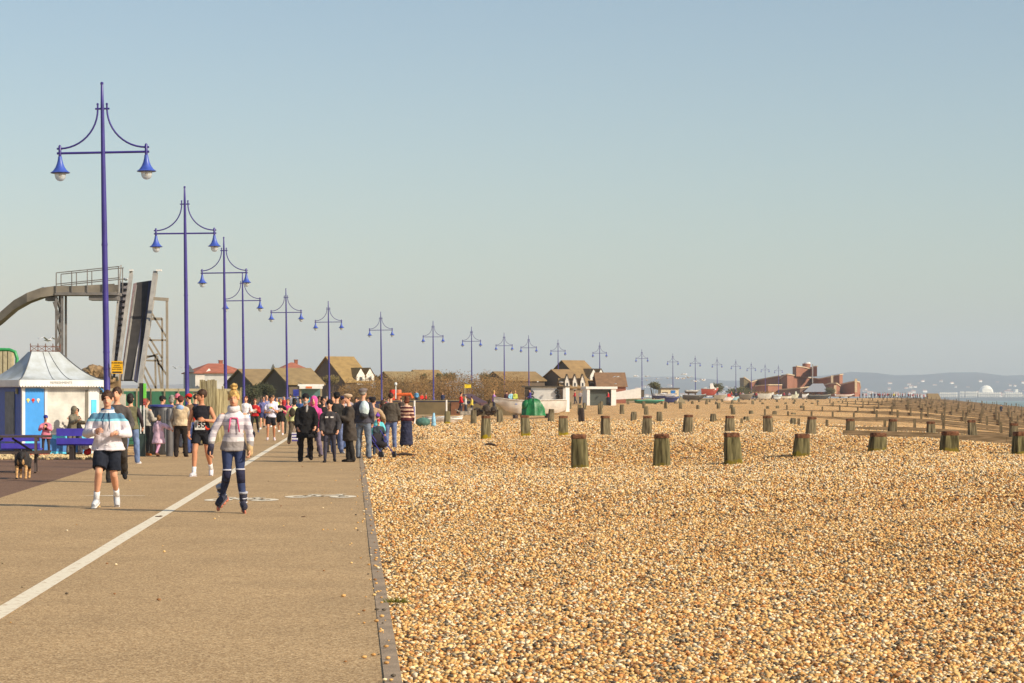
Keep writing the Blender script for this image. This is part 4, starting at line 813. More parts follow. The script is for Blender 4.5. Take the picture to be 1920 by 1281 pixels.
def stump(h, w, seed, under=.35):
    r2 = random.Random(seed); n = 14; q = MB(); rings = []; lean = (r2.uniform(-.06, .06), r2.uniform(-.05, .05)); ph = [r2.uniform(0, 6.28) for _ in range(4)]
    for t, z in ((0, -under), (.0, 0), (.3, h*.3), (.6, h*.62), (.78, h*.8), (.93, h-.09), (1, h-.035)):
        tw = .98+.13*(1-t)-.10*max(0, t-.6)/.4
        ring = []
        for k in range(n):
            a = 2*math.pi*k/n; sq = 1/max(abs(math.cos(a)), abs(math.sin(a))); sq = 1+(min(sq, 1.25)-1)*.75
            rr = w/2*sq*tw*(1+.03*math.sin(3*a+ph[0])+.025*math.sin(5*a+ph[1]+t*2)); ring.append((math.cos(a)*rr+lean[0]*z, math.sin(a)*rr+lean[1]*z, z))
        rings.append(ring)
    q.rings(rings); top = rings[-1]
    c = MB(); cr = []
    for s_, z in ((1.0, h-.10), (1.08, h-.095), (1.11, h-.02), (1.0, h+.005), (.3, h+.012)):
        cr.append([(x*s_, y*s_, z) for x, y, _ in top])
    c.rings(cr); return q, c
variants = {}
def post(x, y, ztop, w, m, label, seed, zg=None, capped=True):
    zg = gz(x, y) if zg is None else zg; h = max(.10, ztop-zg)
    q, c = stump(h, w, seed); o = q.build('timber_post', m, smooth='auto', loc=(x, y, zg), rz=rnd.uniform(-.3, .3))
    if capped: c.build('iron_cap', M_RUST, o, smooth='auto')
    tag(o, label, 'post', 'weathered groyne posts standing in the shingle'); return o
def nth(i): return ['first', 'second', 'third', 'fourth', 'fifth', 'sixth', 'seventh', 'eighth', 'ninth', 'tenth', 'eleventh', 'twelfth', 'thirteenth', 'fourteenth', 'fifteenth', 'sixteenth', 'seventeenth', 'eighteenth', 'nineteenth', 'twentieth'][i] if i < 20 else '%dth' % (i+1)
row1 = [(1088, 815), (1240, 814), (1375, 812), (1502, 814), (1645, 812), (1780, 809), (1915, 810)]
for i, (px, ty) in enumerate(row1):
    d = 57+.3*math.sin(i*2.1); w = (.37, .37, .385, .36, .385, .40, .385)[i]
    post((px-CX)/F*d, d, E-(ty-HY)/F*d, w, M_WOODG, nth(i)+' thick rust capped timber post from the left in the nearest row', 100+i)
row2 = [(911, 780), (986, 779), (1056, 780), (1136, 780), (1212, 780), (1289, 778), (1368, 780), (1441, 780), (1520, 782)]
for i, (px, ty) in enumerate(row2):
    d = 100+.5*math.sin(i*1.7); post((px-CX)/F*d, d, E-(ty-HY)/F*d, .375, M_WOODM if i < 3 else M_WOOD, nth(i)+' post from the left in the second row'+(', yellow green moss at its foot' if i < 3 else ', plain grey brown'), 120+i)
row3 = [(838, 770), (888, 768), (937, 767), (1033, 766), (1090, 764, 1), (1188, 771), (1237, 771), (1337, 775), (1400, 780), (1444, 781), (1487, 783)]
for i, r in enumerate(row3):
    d = 152+.5*math.sin(i*1.3); px, ty = r[:2]; post((px-CX)/F*d, d, E-(ty-HY)/F*d, .36, M_WOODK if len(r) > 2 else M_WOODM if i == 0 else M_WOOD, nth(i)+' post from the left in the third row'+(', black with tar' if len(r) > 2 else ', standing before the dinghy' if i < 2 else ''), 140+i, capped=False)
seedn = 200
for rw, (Y, px0, px1, step, w) in enumerate([(195, 900, 1530, 40, .34), (245, 1040, 1540, 33, .32), (300, 1175, 1560, 28, .30), (360, 1260, 1580, 25, .30), (430, 1330, 1590, 23, .30), (510, 1400, 1600, 21, .3)]):
    px = px0; i = 0
    while px < px1:
        x = (px-CX)/F*Y+rnd.uniform(-.4, .4); y = Y+rnd.uniform(-3, 3); zg = gz(x, y)
        if rnd.random() < .86:
            hgt = max(.18, (.80 if rw < 2 else .58 if rw < 4 else .42)-(.09 if rw < 2 else .05)*max(0, (px-1150)/60)+rnd.uniform(-.14, .14))
            post(x, y, zg+hgt, w, M_WOOD, nth(i)+' little post from the left in the '+nth(rw+3)+' row back', seedn, zg=zg, capped=False); i += 1
        seedn += 1; px += step*rnd.uniform(.8, 1.2)
# groynes running down the beach to the sea
gl = 0; M_GPOST = wood_mat('dark_groyne_post', (78, 66, 50), (124, 110, 84))
for gi, Y in enumerate([100, 143, 188, 232, 280, 330, 385, 440, 500, 565, 640, 720, 810]):
    x0 = float(Xc(Y))-(-.3 if gi == 0 else 2+gi*.3); x1 = min(float(Xc(Y))+46, .24*Y+8) ; L = x1-x0; 
    g = empty('timber_groyne', (x0, Y, 0)); tag(g, ('nearest' if gi == 0 else nth(gi)+' timber') + ' groyne wall from the camera running down the shingle to the sea', 'groyne', 'timber groynes across the beach')
    nb = int(L/3.4)+1; pk = MB(); skew = .16
    for k in range(nb):
        a = k*3.4; b_ = min(L, a+3.38); 
        for cnt in range(2):
            z = []
            for t in (a, b_):
                X = x0+t; s = X-float(Xc(Y)); top = float(zt(X, Y+t*skew*0))+(.30 if gi < 1 else .05+.19*min(1, max(0, (s+1)/9)))+.015*max(0, s); z.append(top-cnt*.31)
            pk.add([(a, 0, z[0]-.29), (b_, 0, z[1]-.29), (b_, 0, z[1]), (a, 0, z[0]), (a, .09, z[0]-.29), (b_, .09, z[1]-.29), (b_, .09, z[1]), (a, .09, z[0])], [(0, 1, 2, 3), (7, 6, 5, 4), (0, 4, 5, 1), (1, 5, 6, 2), (2, 6, 7, 3), (3, 7, 4, 0)])
    pk.build('planking', M_PLANK, g)
    st = 1.75 if gi < 6 else 2.6 if gi < 9 else 3.4; t = .35
    while t < L:
        X = x0+t; s = X-float(Xc(Y)); zg = gz(X, Y); h = (.34 if gi == 0 else .1+.2*min(1, max(0, (s+1)/9)))+.016*max(0, s)+(.40 if gi == 0 else .2)+rnd.uniform(-.10, .1)+.016*max(0, s); n2 = MB(); w = .14
        if gi == 0: sp_, _c = stump(h+.2, .36, 400+int(t)); o = sp_.build('post', M_WOOD, g, smooth='auto', loc=(t, .28, zg-.2)); _c.build('iron_cap', M_RUST, o, smooth='auto')
        else: n2.box((0, 0, h/2), (w, w, h+.2)); n2.box((0, 0, h+.1), (w*.8, w*.8, .05)); o = n2.build('post', M_GPOST, g, loc=(t, -w/2 if gi > 2 else .09+w/2, zg)); o.rotation_euler = (rnd.uniform(-.03, .03), rnd.uniform(-.05, .05), 0)
        t += st*rnd.uniform(.93, 1.07)

# ------------------------------------------------------------------ kiosk
K = empty('beach_kiosk', ((38-CX)/F*70.5, 70.5, 0), R(34)); tag(K, 'small blue and white seaside kiosk with curved tent roof and closed shutter', 'kiosk')
# local frame: corner at origin, front wall runs +x, side wall runs +y
WX, WY, EV = 2.62, 2.4, 2.12
blueL = mat('sky_blue_paint', s2l((58, 150, 226)), rough=.5, var=.06, scale=3); blueD = mat('deep_blue_paint', s2l((62, 92, 178)), rough=.5, var=.08); cyan = mat('cyan_paint', s2l((92, 206, 244)), rough=.5, var=.06); white = mat('white_paint', s2l((232, 228, 222)), rough=.5, var=.05, scale=3)
roofm = mat('weathered_roof_sheet', s2l((190, 196, 202)), rough=.65, var=.08, scale=2.2, bump=.2, bscale=8, col2=s2l((162, 164, 158)))
ox = .16
q = MB(); q.box((ox+WX/2-.1, ox+WY/2, EV/2), (WX-.2, WY, EV)); q.build('wall', white, K)
q = MB(); q.box((ox+.34-.03, ox-.012, 1.24), (.66, .02, 1.42)); q.build('blue_panel', blueL, K)
for (cx_, col) in ((.14, (230, 216, 120)), (.30, (214, 60, 50)), (.46, (236, 226, 210))):
    q = MB(); q.ell((ox+cx_, ox-.026, 1.60), (.055, .008, .05), 2); q.ell((ox+cx_, ox-.026, 1.55), (.02, .008, .05), 1); q.build('ice_cream_picture', cloth(col), K, smooth=True)
q = MB(); q.box((ox+1.32, ox-.015, 1.98), (1.56, .06, .08)); q.box((ox+.70, ox-.015, 1.25), (.08, .06, 1.38)); q.box((ox+2.22, ox-.018, 1.1), (.34, .06, 2.0)); q.box((ox+1.3, ox-.02, .60), (1.25, .07, .05)); q.build('shutter_frame', white, K)
q = MB()
q.box((ox+1.35, ox-.008, 1.28), (1.22, .02, 1.32))
for i in range(14): q.box((ox+1.35, ox-.020, .70+i*.093), (1.22, .006, .085))
q.build('roller_shutter', mat('shutter_cream', s2l((216, 210, 200)), rough=.5, var=.16, scale=2.5), K)
q = MB(); q.box((ox+2.0, ox-.02, 1.25), (.10, .03, 1.30)); q.build('shutter_rail', mat('grey_rail', s2l((120, 112, 100)), rough=.6), K)
q = MB(); q.box((ox+1.06, ox-.014, .28), (2.2, .03, .56)); q.build('lower_panel', cyan, K)
q = MB(); q.prism([(ox+.35, ox-.034), (ox+1.9, ox-.034), (ox+1.9, ox-.038), (ox+.35, ox-.038)], [.12, .02, .02, .12], [.54, .30, .30, .54]); q.build('lower_stripe', mat('stripe_blue', s2l((60, 120, 190)), rough=.5), K)
q = MB(); q.box((ox+2.22, ox-.055, 1.30), (.17, .02, .62)); q.build('notice_panel', cyan, K)
q = MB(); q.box((ox-.015, ox+WY/2, 1.05), (.03, WY-.02, 2.1)); q.build('side_wall', blueD, K)
q = MB(); q.box((ox-.01, ox-.01, 1.05), (.09, .09, 2.1)); q.build('corner_post', white, K)
q = MB(); q.box((ox-.045, ox+.92, 1.0), (.02, .72, 1.7)); q.box((ox-.06, ox+.92, 1.0), (.012, .60, .70)); q.build('side_door', mat('grey_door', s2l((120, 124, 126)), rough=.6), K)
q = MB(); q.box((ox-.06, ox+.35, 1.86), (.05, .10, .16)); q.build('wall_lamp', mat('brass', s2l((150, 140, 100)), rough=.4), K)
# fascia with scalloped edge
fx0, fx1, fy0, fy1 = -.0, WX+.02, -.02, WY+.32
def fascia(a, b_, name):
    a, b_ = Vector(a), Vector(b_); L = (b_-a).length; u = (b_-a)/L; n_ = int(L/.085); q = MB(); nrm = Vector((u.y, -u.x, 0))*.018
    z1, z0 = EV+.07, EV-.09
    for i in range(n_):
        s0, s1 = L*i/n_, L*(i+1)/n_; sm = (s0+s1)/2; c = [a+u*s0, a+u*s1]
        P_ = [(c[0], z0), (a+u*(s0+.2*(s1-s0)), z0-.035), (a+u*sm, z0-.05), (a+u*(s1-.2*(s1-s0)), z0-.035), (c[1], z0), (c[1], z1), (c[0], z1)]
        vs = [Vector((p_.x, p_.y, z)) for p_, z in P_]; vs2 = [v+nrm for v in vs]
        q.add(vs+vs2, [tuple(range(7))[::-1], tuple(range(7, 14))]+[(j, (j+1) % 7, 7+(j+1) % 7, 7+j) for j in range(7)])
    return q.build(name, white, K)
fo = fascia((fx0-.05, fy0-.05, 0), (fx1, fy0-.05, 0), 'fascia'); fascia((fx0-.05, fy1, 0), (fx0-.05, fy0-.05, 0), 'fascia'); fascia((fx1, fy0-.05, 0), (fx1, fy1, 0), 'fascia')
textobj('REFRESHMENTS', .10, (1.25, fy0-.05-.022, EV-.01), (R(90), 0, 0), mat('grey_letter', s2l((120, 116, 112)), rough=.6), K)
q = MB(); rings = []; cx_, cy_ = (fx0+fx1)/2, (fy0+fy1)/2; 
for t in [i/9 for i in range(10)]:
    f = 1-t; e = f**1.0; hwx = .46+((fx1-fx0+.12)/2-.46)*f; hwy = .12+((fy1-fy0+.12)/2-.12)*f
    z = EV+.07+.86*(1-(1-(1-f)**1.65))
    nn = 5; ring = []
    for i in range(nn): ring.append((cx_-hwx+2*hwx*i/nn, cy_-hwy, z))
    for i in range(nn): ring.append((cx_+hwx, cy_-hwy+2*hwy*i/nn, z))
    for i in range(nn): ring.append((cx_+hwx-2*hwx*i/nn, cy_+hwy, z))
    for i in range(nn): ring.append((cx_-hwx, cy_+hwy-2*hwy*i/nn, z))
    rings.append(ring)
q.rings(rings); rf = q.build('roof', roofm, K, smooth='auto')
q = MB()
for j in (5, 0, 2, 3): 
    q.tube([Vector(r[j])+Vector((0, -.008, .008)) for r in rings], .013 if j in (0, 5) else .006, 6)
q.build('roof_seam', mat('lead_grey', s2l((92, 92, 96)), rough=.6), rf)
q = MB(); zc = EV+.93
for i in range(5): x = cx_-.48+.96*i/4; q.tube([(x, cy_-.1, zc-.02), (x, cy_-.1, zc+.20)], .014, 6); q.tube([(x, cy_-.1, zc+.2), (x, cy_-.1, zc+.26)], [.02, .004], 6)
q.tube([(cx_-.49, cy_-.1, zc+.17), (cx_+.49, cy_-.1, zc+.17)], .012, 6); q.tube([(cx_-.49, cy_-.1, zc+.02), (cx_+.49, cy_-.1, zc+.02)], .012, 6)
for i in range(4):
    a = cx_-.48+.96*i/4; b_ = a+.24; q.tube([(a, cy_-.1, zc+.02), (b_, cy_-.1, zc+.17)], .008, 5); q.tube([(a, cy_-.1, zc+.17), (b_, cy_-.1, zc+.02)], .008, 5)
q.build('ridge_cresting', mat('brown_iron', s2l((110, 72, 56)), rough=.8), K)
for x in (WX-.18, ): 
    q = MB(); q.tube([(x+.30, .02, 2.0), (x+.30, -.0, .05)], .03, 8); q.tube([(x+.30, 0, 1.5), (x+.18, 0, 1.9), (x-.02, 0, 2.05)], .02, 6); q.build('awning_bracket', blueL, K)
# annex wall behind kiosk right
q = MB(); q.box((0, 0, .9), (1.2, .2, 1.8)); tag(q.build('low_store', mat('pale_render', s2l((206, 196, 180)), rough=.8), loc=at(205, 747, 86).xy.to_3d()), 'pale rendered store wall to the right of the kiosk', 'wall')

# pebble border at kiosk foot
q = MB()
for i in range(520):
    px = rnd.uniform(-20, 200); d = rnd.uniform(64.6, 69.5); q.ell(((px-CX)/F*d, d, .02), (rnd.uniform(.03, .07), rnd.uniform(.03, .06), rnd.uniform(.02, .05)), 1)
tag(q.build('pebble_border', mat('border_stone', s2l((214, 186, 138)), rough=.8, var=.3, scale=12)), 'border of loose stones in front of the kiosk', 'stones', kind='stuff')
for px, py, c, lab, nm in ((160, 838, (226, 224, 228), 'white plastic bag lying by the purple bench', 'plastic_bag'), (164, 848, (204, 40, 40), 'red plastic packet lying under the purple bench', 'plastic_packet'), (75, 848, (226, 70, 40), 'red orange box at the foot of the kiosk panel', 'crate')):
    d = 64.8 if px > 100 else 69; p = at(px, py, d); q = MB()
    if px > 100: q.ell((0, 0, 0), (.11, .08, .09), 2); q.ell((.05, 0, .05), (.06, .05, .07), 2)
    else: q.box((0, 0, 0), (.5, .2, .06)); q.box((0, -.11, .0), (.52, .03, .08)); q.box((0, .11, .0), (.52, .03, .08))
    p.z = max(p.z, .08) if px > 100 else .06; tag(q.build(nm, cloth(c), smooth=px > 100, loc=p), lab, 'litter' if px > 100 else 'box')
# ------------------------------------------------------------------ benches, table, dog
purple = mat('purple_paint', s2l((74, 62, 176)), rough=.5, var=.1, scale=4)
def bench(px0, d, L, rz, label):
    b = empty('park_bench', ((px0-CX)/F*d, d, 0), R(rz)); tag(b, label, 'bench', 'purple benches by the kiosk')
    q = MB()
    for z, h in ((.74, .20), (.50, .16)): q.box((L/2, 0, z), (L, .045, h))
    q.build('backrest', purple, b)
    q = MB()
    for i in range(3): q.box((L/2, .12+.15*i, .40), (L, .12, .04))
    q.build('seat', purple, b)
    for x in (.40, L-.4):
        q = MB(); q.box((x, .04, .20), (.12, .08, .42)); q.box((x, .30, .19), (.09, .08, .38)); q.box((x, .2, .36), (.07, .45, .05)); q.build('leg', mat('dark_stain', s2l((54, 44, 42)), rough=.8), b)
    return b
bench(106, 64.4, 1.85, -2, 'purple slatted bench seen from behind in front of the kiosk shutter'); bench(2, 62, 1.0, 2, 'purple bench partly behind the dark picnic table').scale.z = .84
dk = mat('dark_stained_timber', s2l((76, 62, 58)), rough=.8, var=.2, scale=5, bump=.4, bscale=30)
T = empty('picnic_table', ((14-CX)/F*53.5, 53.5, 0), R(10)); tag(T, 'dark brown wooden picnic table with attached benches at the left edge', 'picnic table')
q = MB()
for i in range(5): q.box((0, -.30+.15*i, .80), (1.95, .135, .045))
q.build('tabletop', dk, T)
for s in (-1, 1):
    q = MB(); q.box((0, s*.66-.07, .45), (1.9, .13, .05)); q.box((0, s*.66+.07, .45), (1.9, .13, .05)); q.build('seat', dk, T)
for x in (-.62, .62):
    for s in (-1, 1): q = MB(); q.bar((x, s*.30, .78), (x, s*.62, 0), .11, .05, up=(1, 0, 0)); q.build('leg', dk, T)
    q = MB(); q.box((x+.04, 0, .40), (.05, 1.45, .10)); q.box((x+.04, 0, .74), (.05, .7, .08)); q.build('crosspiece', dk, T)
for s in (-1, 1): q = MB(); q.bar((s*.62, 0, .42), (s*.1, 0, .76), .08, .045); q.build('brace', dk, T)
def dog():
    D = empty('dog', ((40-CX)/F*49, 49, 0), R(4)); tag(D, 'black and tan dog standing beside the picnic table facing the camera', 'dog')
    q = MB(); q.ell((0, .02, .40), (.125, .17, .155), 3); q.ell((0, .30, .41), (.11, .25, .13), 3); q.ell((0, .52, .42), (.11, .14, .13), 3)
    q.tube([(0, -.02, .46), (.02, -.15, .50), (.04, -.21, .50)], [.09, .078, .066], 12); q.ell((.04, -.22, .50), (.062, .072, .06), 2); q.tube([(.04, -.26, .49), (.05, -.36, .43)], [.042, .026], 10); q.ell((.05, -.365, .43), .024, 2)
    for s in (-1, 1): q.tube([(.04+s*.045, -.19, .545), (.04+s*.065, -.18, .60)], [.024, .008], 8)
    for s, y in ((-1, -.03), (1, .02)):
        q.tube([(s*.085, y+.02, .38), (s*.09, y+.03, .25), (s*.088, y-.01, .13), (s*.088, y-.01, .03)], [.058, .042, .030, .026], 10); q.ell((s*.088, y-.03, .022), (.034, .05, .022), 2)
    for s in (-1, 1):
        q.tube([(s*.07, .50, .40), (s*.09, .44, .25), (s*.09, .58, .16), (s*.09, .55, .03)], [.085, .055, .032, .026], 10); q.ell((s*.09, .53, .022), (.032, .048, .022), 2)
    q.tube([(0, .64, .46), (0, .74, .38), (0, .78, .26)], [.03, .028, .012], 8)
    tan = [(Vector((s*.088, -.01, .12)), (.07, .09, .17), 1) for s in (-1, 1)]+[(Vector((s*.09, .54, .1)), (.06, .1, .14), 1) for s in (-1, 1)]+[(Vector((s*.055, -.13, .33)), (.022, .08, .07), 1) for s in (-1, 1)]
    soft(q, 'body', [mat('black_fur', s2l((44, 38, 36)), rough=.8, var=.25, scale=25, bump=.8, bscale=60), mat('tan_fur', s2l((206, 160, 106)), rough=.85, var=.2, scale=25, bump=.8, bscale=60)], D, .012, 2, tan)
    q = MB(); q.tube([(.01, -.085, .485), (.012, -.105, .49)], [.090, .088], 14); q.build('collar', cloth((70, 48, 40)), D, smooth=True)
dog()
# ------------------------------------------------------------------ information post, bin, bollard, scooter
I = empty('information_post', ((266-CX)/F*68, 68, 0)); tag(I, 'tall information post with black and green head standing among the left crowd', 'sign post')
q = MB(); q.box((.02, 0, .66), (.16, .12, 1.32)); q.build('pillar', mat('dark_green_metal', s2l((50, 66, 62)), rough=.5), I)
q = MB(); q.box((-.01, 0, 1.75), (.12, .08, .66)); q.build('black_panel', mat('black_panel', s2l((52, 52, 48)), rough=.5), I)
q = MB(); q.box((.085, -.01, 1.86), (.07, .1, .42)); q.build('green_panel', mat('lime_green', s2l((120, 214, 80)), rough=.5), I)
q = MB(); q.box((.085, -.01, 1.52), (.07, .1, .24)); q.build('red_panel', mat('notice_red', s2l((196, 90, 80)), rough=.5, var=.5, scale=18), I)
for x in (-.02, .075): q = MB(); q.box((x, -.075, 1.05), (.035, .02, .8)); q.build('white_strip', white, I)
Bn = empty('litter_bin', ((302-CX)/F*70.4, 70.4, 0)); tag(Bn, 'large round dark litter bin with a blue rim behind the pink toddler', 'litter bin')
q = MB(); q.lathe((0, 0, 0), [(.33, 0), (.35, .04), (.35, 1.36), (.30, 1.45)], 24); q.build('drum', mat('dark_metal', s2l((62, 60, 60)), rough=.45, var=.1), Bn, smooth='auto')
q = MB(); q.lathe((0, 0, 1.36), [(.355, 0.03), (.368, .035), (.368, .07), (.34, .10), (.2, .11)], 24); q.build('rim', mat('rim_blue', s2l((56, 62, 130)), rough=.4), Bn, smooth='auto')
q = MB()
for a in range(0, 360, 30): q.box((.352*math.cos(R(a)), .352*math.sin(R(a)), .70), (.02, .05, 1.2), rz=R(a))
q.build('rib', mat('bin_rib', s2l((84, 84, 88)), rough=.5), Bn)
q = MB(); q.lathe((0, 0, 0), [(.10, 0), (.10, 1.30), (.07, 1.36)], 16); q.lathe((0, 0, 1.0), [(.105, 0), (.105, .06)], 16)
tag(q.build('bollard', mat('grey_bollard', s2l((96, 92, 92)), rough=.5, var=.1), smooth='auto', loc=((318-CX)/F*68.4, 68.4, 0)), 'grey metal bollard between the pink toddler and the beige gilet', 'bollard')
C = empty('pushchair', ((712-CX)/F*67, 67, 0), R(40)); tag(C, 'small black and purple pushchair at the shingle edge holding a child in a red hat', 'pushchair')
q = MB(); q.tube([(-.2, .25, .1), (-.2, -.1, .45), (-.2, .35, .85)], .014, 6); q.tube([(.2, .25, .1), (.2, -.1, .45), (.2, .35, .85)], .014, 6); q.tube([(-.2, .35, .85), (.2, .35, .85)], .014, 6); q.tube([(-.2, -.38, .1), (-.2, .1, .5)], .014, 6); q.tube([(.2, -.38, .1), (.2, .1, .5)], .014, 6); q.build('chassis', mat('purple_tube', s2l((70, 64, 150)), rough=.4), C)
q = MB(); q.ell((0, .0, .36), (.20, .26, .10), 2); q.ell((0, .16, .5), (.19, .08, .2), 2); q.build('seat', cloth((46, 42, 46)), C, smooth=True)
for x in (-.22, .22):
    for y in (-.38, .25): q = MB(); q.tube([(x-.02, y, .09), (x+.02, y, .09)], .09, 14); q.build('wheel', M_BLK, C, smooth='auto')
person(707, 67.4, .98, 20, 'small child in red woolly hat and dark suit sitting in the pushchair', hair=None, hat=('beanie', (196, 46, 60)), top=(60, 70, 74), bcol=(56, 60, 70), hip=(70, 70), knee=(60, 60), thick=.04, sh=(20, 20), el=(40, 40), z=.22, girth=1.2, lod=1, X=(707-CX)/F*66.7)

# ------------------------------------------------------------------ water slide tower (flume, stairs, conveyor)
gal = mat('galvanised_steel', s2l((168, 162, 154)), rough=.55, var=.15, scale=2, metal=.15); galD = mat('weathered_steel', s2l((122, 116, 112)), rough=.6, var=.2, scale=2); trk = mat('flume_skin', s2l((138, 128, 114)), rough=.6, var=.25, scale=1.2); belt = mat('belt_rubber', s2l((54, 50, 48)), rough=.8, var=.15, scale=3)
S = empty('water_ride', at(160, 747, 104).xy.to_3d()); tag(S, 'grey steel boat ride with curved flume, high deck and dark conveyor ramp', 'ride'); SO = S.location
def sp_(px, py, d): return at(px, py, d)-SO
def sub(name, fn, m, par=S, smooth=False):
    q = MB(); fn(q); return q.build(name, m, par, smooth=smooth)
fl = [(-260, 790), (-200, 740), (-130, 690), (-70, 645), (-20, 612), (0, 598), (30, 572), (55, 558), (80, 549), (108, 545), (150, 545), (218, 541)]
def flume(q):
    pts = [sp_(x, y, 103+(.0 if x > 60 else (60-x)*.01)) for x, y in fl]; rings = []
    for p in pts: rings.append([p+Vector((0, dy, dz)) for dy, dz in ((-.5, .18), (-.5, -.22), (.5, -.22), (.5, .18), (.42, .18), (.42, -.14), (-.42, -.14), (-.42, .18))])
    q.rings(rings)
sub('flume', flume, trk)
sub('deck_beam', lambda q: (q.box(sp_(166, 552, 103), (2.7, 1.1, .12)), q.box(sp_(196, 560, 103), (1.2, .9, .16)), q.box(sp_(97, 561, 103), (.42, .7, .16))), galD)
def rail(q):
    for py0, py1 in ((513, 501), (534, 522)):
        for dy in (-.55, .55): q.tube([sp_(110, py0, 103)+Vector((0, dy, 0)), sp_(228, py1, 103)+Vector((0, dy, 0))], .022, 6)
    for i in range(5):
        px = 110+29*i
        for dy in (-.55, .55): q.tube([sp_(px, 550, 103)+Vector((0, dy, 0)), sp_(px, 513-i*3, 103)+Vector((0, dy, 0))], .022, 6)
sub('handrail', rail, galD)
def colm(q):
    for dx, dy in ((-.13, -.4), (.13, -.4), (-.13, .4), (.13, .4)): q.box(sp_(114.5, 640, 103)+Vector((dx, dy, -.3)), (.09, .09, 4.9))
    for i in range(8):
        z = sp_(0, 560+i*22, 103).z; s = (-1)**i; q.bar(sp_(114.5, 560+i*22, 103)+Vector((-.13*s, -.4, 0)), sp_(114.5, 582+i*22, 103)+Vector((.13*s, -.4, 0)), .05, .05); q.bar(sp_(114.5, 560+i*22, 103)+Vector((-.13, -.4*s, 0)), sp_(114.5, 582+i*22, 103)+Vector((-.13, .4*s, 0)), .05, .05)
    q.bar(sp_(101, 566, 102.6), sp_(109, 590, 102.6), .1, .1)
sub('support_column', colm, galD)
def band(q, t0, t1, b0, b1, dt=105.5, db=100.5, th=.08, off=0.):
    a, b_, c, d = sp_(t0[0], t0[1], dt+off), sp_(t1[0], t1[1], dt+off), sp_(b1[0], b1[1], db+off), sp_(b0[0], b0[1], db+off); n = (b_-a).cross(d-a).normalized()*th
    q.add([a, b_, c, d, a+n, b_+n, c+n, d+n], [(0, 1, 2, 3), (7, 6, 5, 4), (0, 4, 5, 1), (1, 5, 6, 2), (2, 6, 7, 3), (3, 7, 4, 0)])
sub('conveyor_belt', lambda q: band(q, (256, 530), (283, 526), (230, 712), (255, 712)), belt)
sub('side_channel', lambda q: (band(q, (250, 532), (256, 530), (226, 712), (230, 712), off=-.03)), mat('pink_grey_steel', s2l((150, 128, 126)), rough=.6))
sub('guide_rail', lambda q: (band(q, (254, 535), (256.5, 534), (228, 712), (230, 712), off=-.15), band(q, (275, 540), (277, 540), (248, 712), (250, 712), off=-.15)), gal)
sub('blue_channel', lambda q: band(q, (276, 530), (284, 526), (249, 712), (256, 716), off=-.06), mat('navy_channel', s2l((52, 52, 78)), rough=.6))
sub('edge_beam', lambda q: (band(q, (287, 508), (295, 508), (258, 725), (264, 725), th=.3, off=-.25)), gal)
sub('edge_beam', lambda q: (band(q, (243, 508), (248.5, 508), (216, 706), (221, 706), th=.25, off=-.2)), gal)
def lampcap(q):
    q.box(sp_(246, 507, 105.2), (.16, .2, .07)); q.box(sp_(298, 507, 105.2), (.24, .2, .07))
sub('floodlight', lampcap, white)
def stairs(q):
    n = 17
    for i in range(n):
        t = i/(n-1); xl = 226+(210-226)*t; xr = 243+(222-243)*t; y = 530+(706-530)*t; d = 105.5-5*t
        a, b_ = sp_(xl, y, d), sp_(xr, y, d); q.add([a, b_, b_+Vector((0, .3, 0)), a+Vector((0, .3, 0)), a+Vector((0, 0, -.05)), b_+Vector((0, 0, -.05))], [(0, 1, 2, 3), (0, 4, 5, 1)])
sub('staircase', stairs, mat('stair_grey', s2l((112, 108, 112)), rough=.6, var=.15))
sub('stair_plate', lambda q: band(q, (226, 532), (243, 530), (210, 706), (222, 706), off=.25), mat('plate_grey', s2l((134, 128, 130)), rough=.6, var=.15))
def stringer(q):
    q.bar(sp_(227, 498, 105.3), sp_(208, 700, 100.3), .06, .06); q.bar(sp_(226, 530, 105.5), sp_(210, 708, 100.5), .08, .2)
    for i in range(10): t = i/9; q.bar(sp_(227-19*t, 498+202*t, 105.3-5*t), sp_(225-16*t, 528+180*t, 105.5-5*t), .035, .035)
sub('stair_rail', stringer, gal)
def scaf(q):
    w = .075
    for d in (103, 105): q.bar(sp_(313, 562, d), sp_(314, 770, d), .10, .10); q.bar(sp_(304, 597, d), sp_(305, 770, d), w, w); q.bar(sp_(288, 560, d), sp_(316, 562, d), .14, .14); q.bar(sp_(284, 598, d), sp_(304, 598, d), w, .12)
    for (a, b_) in (((285, 588), (313, 634)), ((280, 633), (304, 672)), ((278, 638), (314, 638)), ((277, 645), (304, 690)), ((272, 672), (296, 664)), ((273, 676), (304, 677)), ((270, 685), (296, 735)), ((268, 700), (288, 745)), ((295, 668), (304, 745)), ((291, 668), (293, 770)), ((296, 680), (314, 705)), ((266, 668), (294, 668))):
        q.bar(sp_(*a, 103), sp_(*b_, 103), w, w)
sub('scaffold', scaf, mat('scaffold_steel', s2l((158, 146, 130)), rough=.6, var=.1))
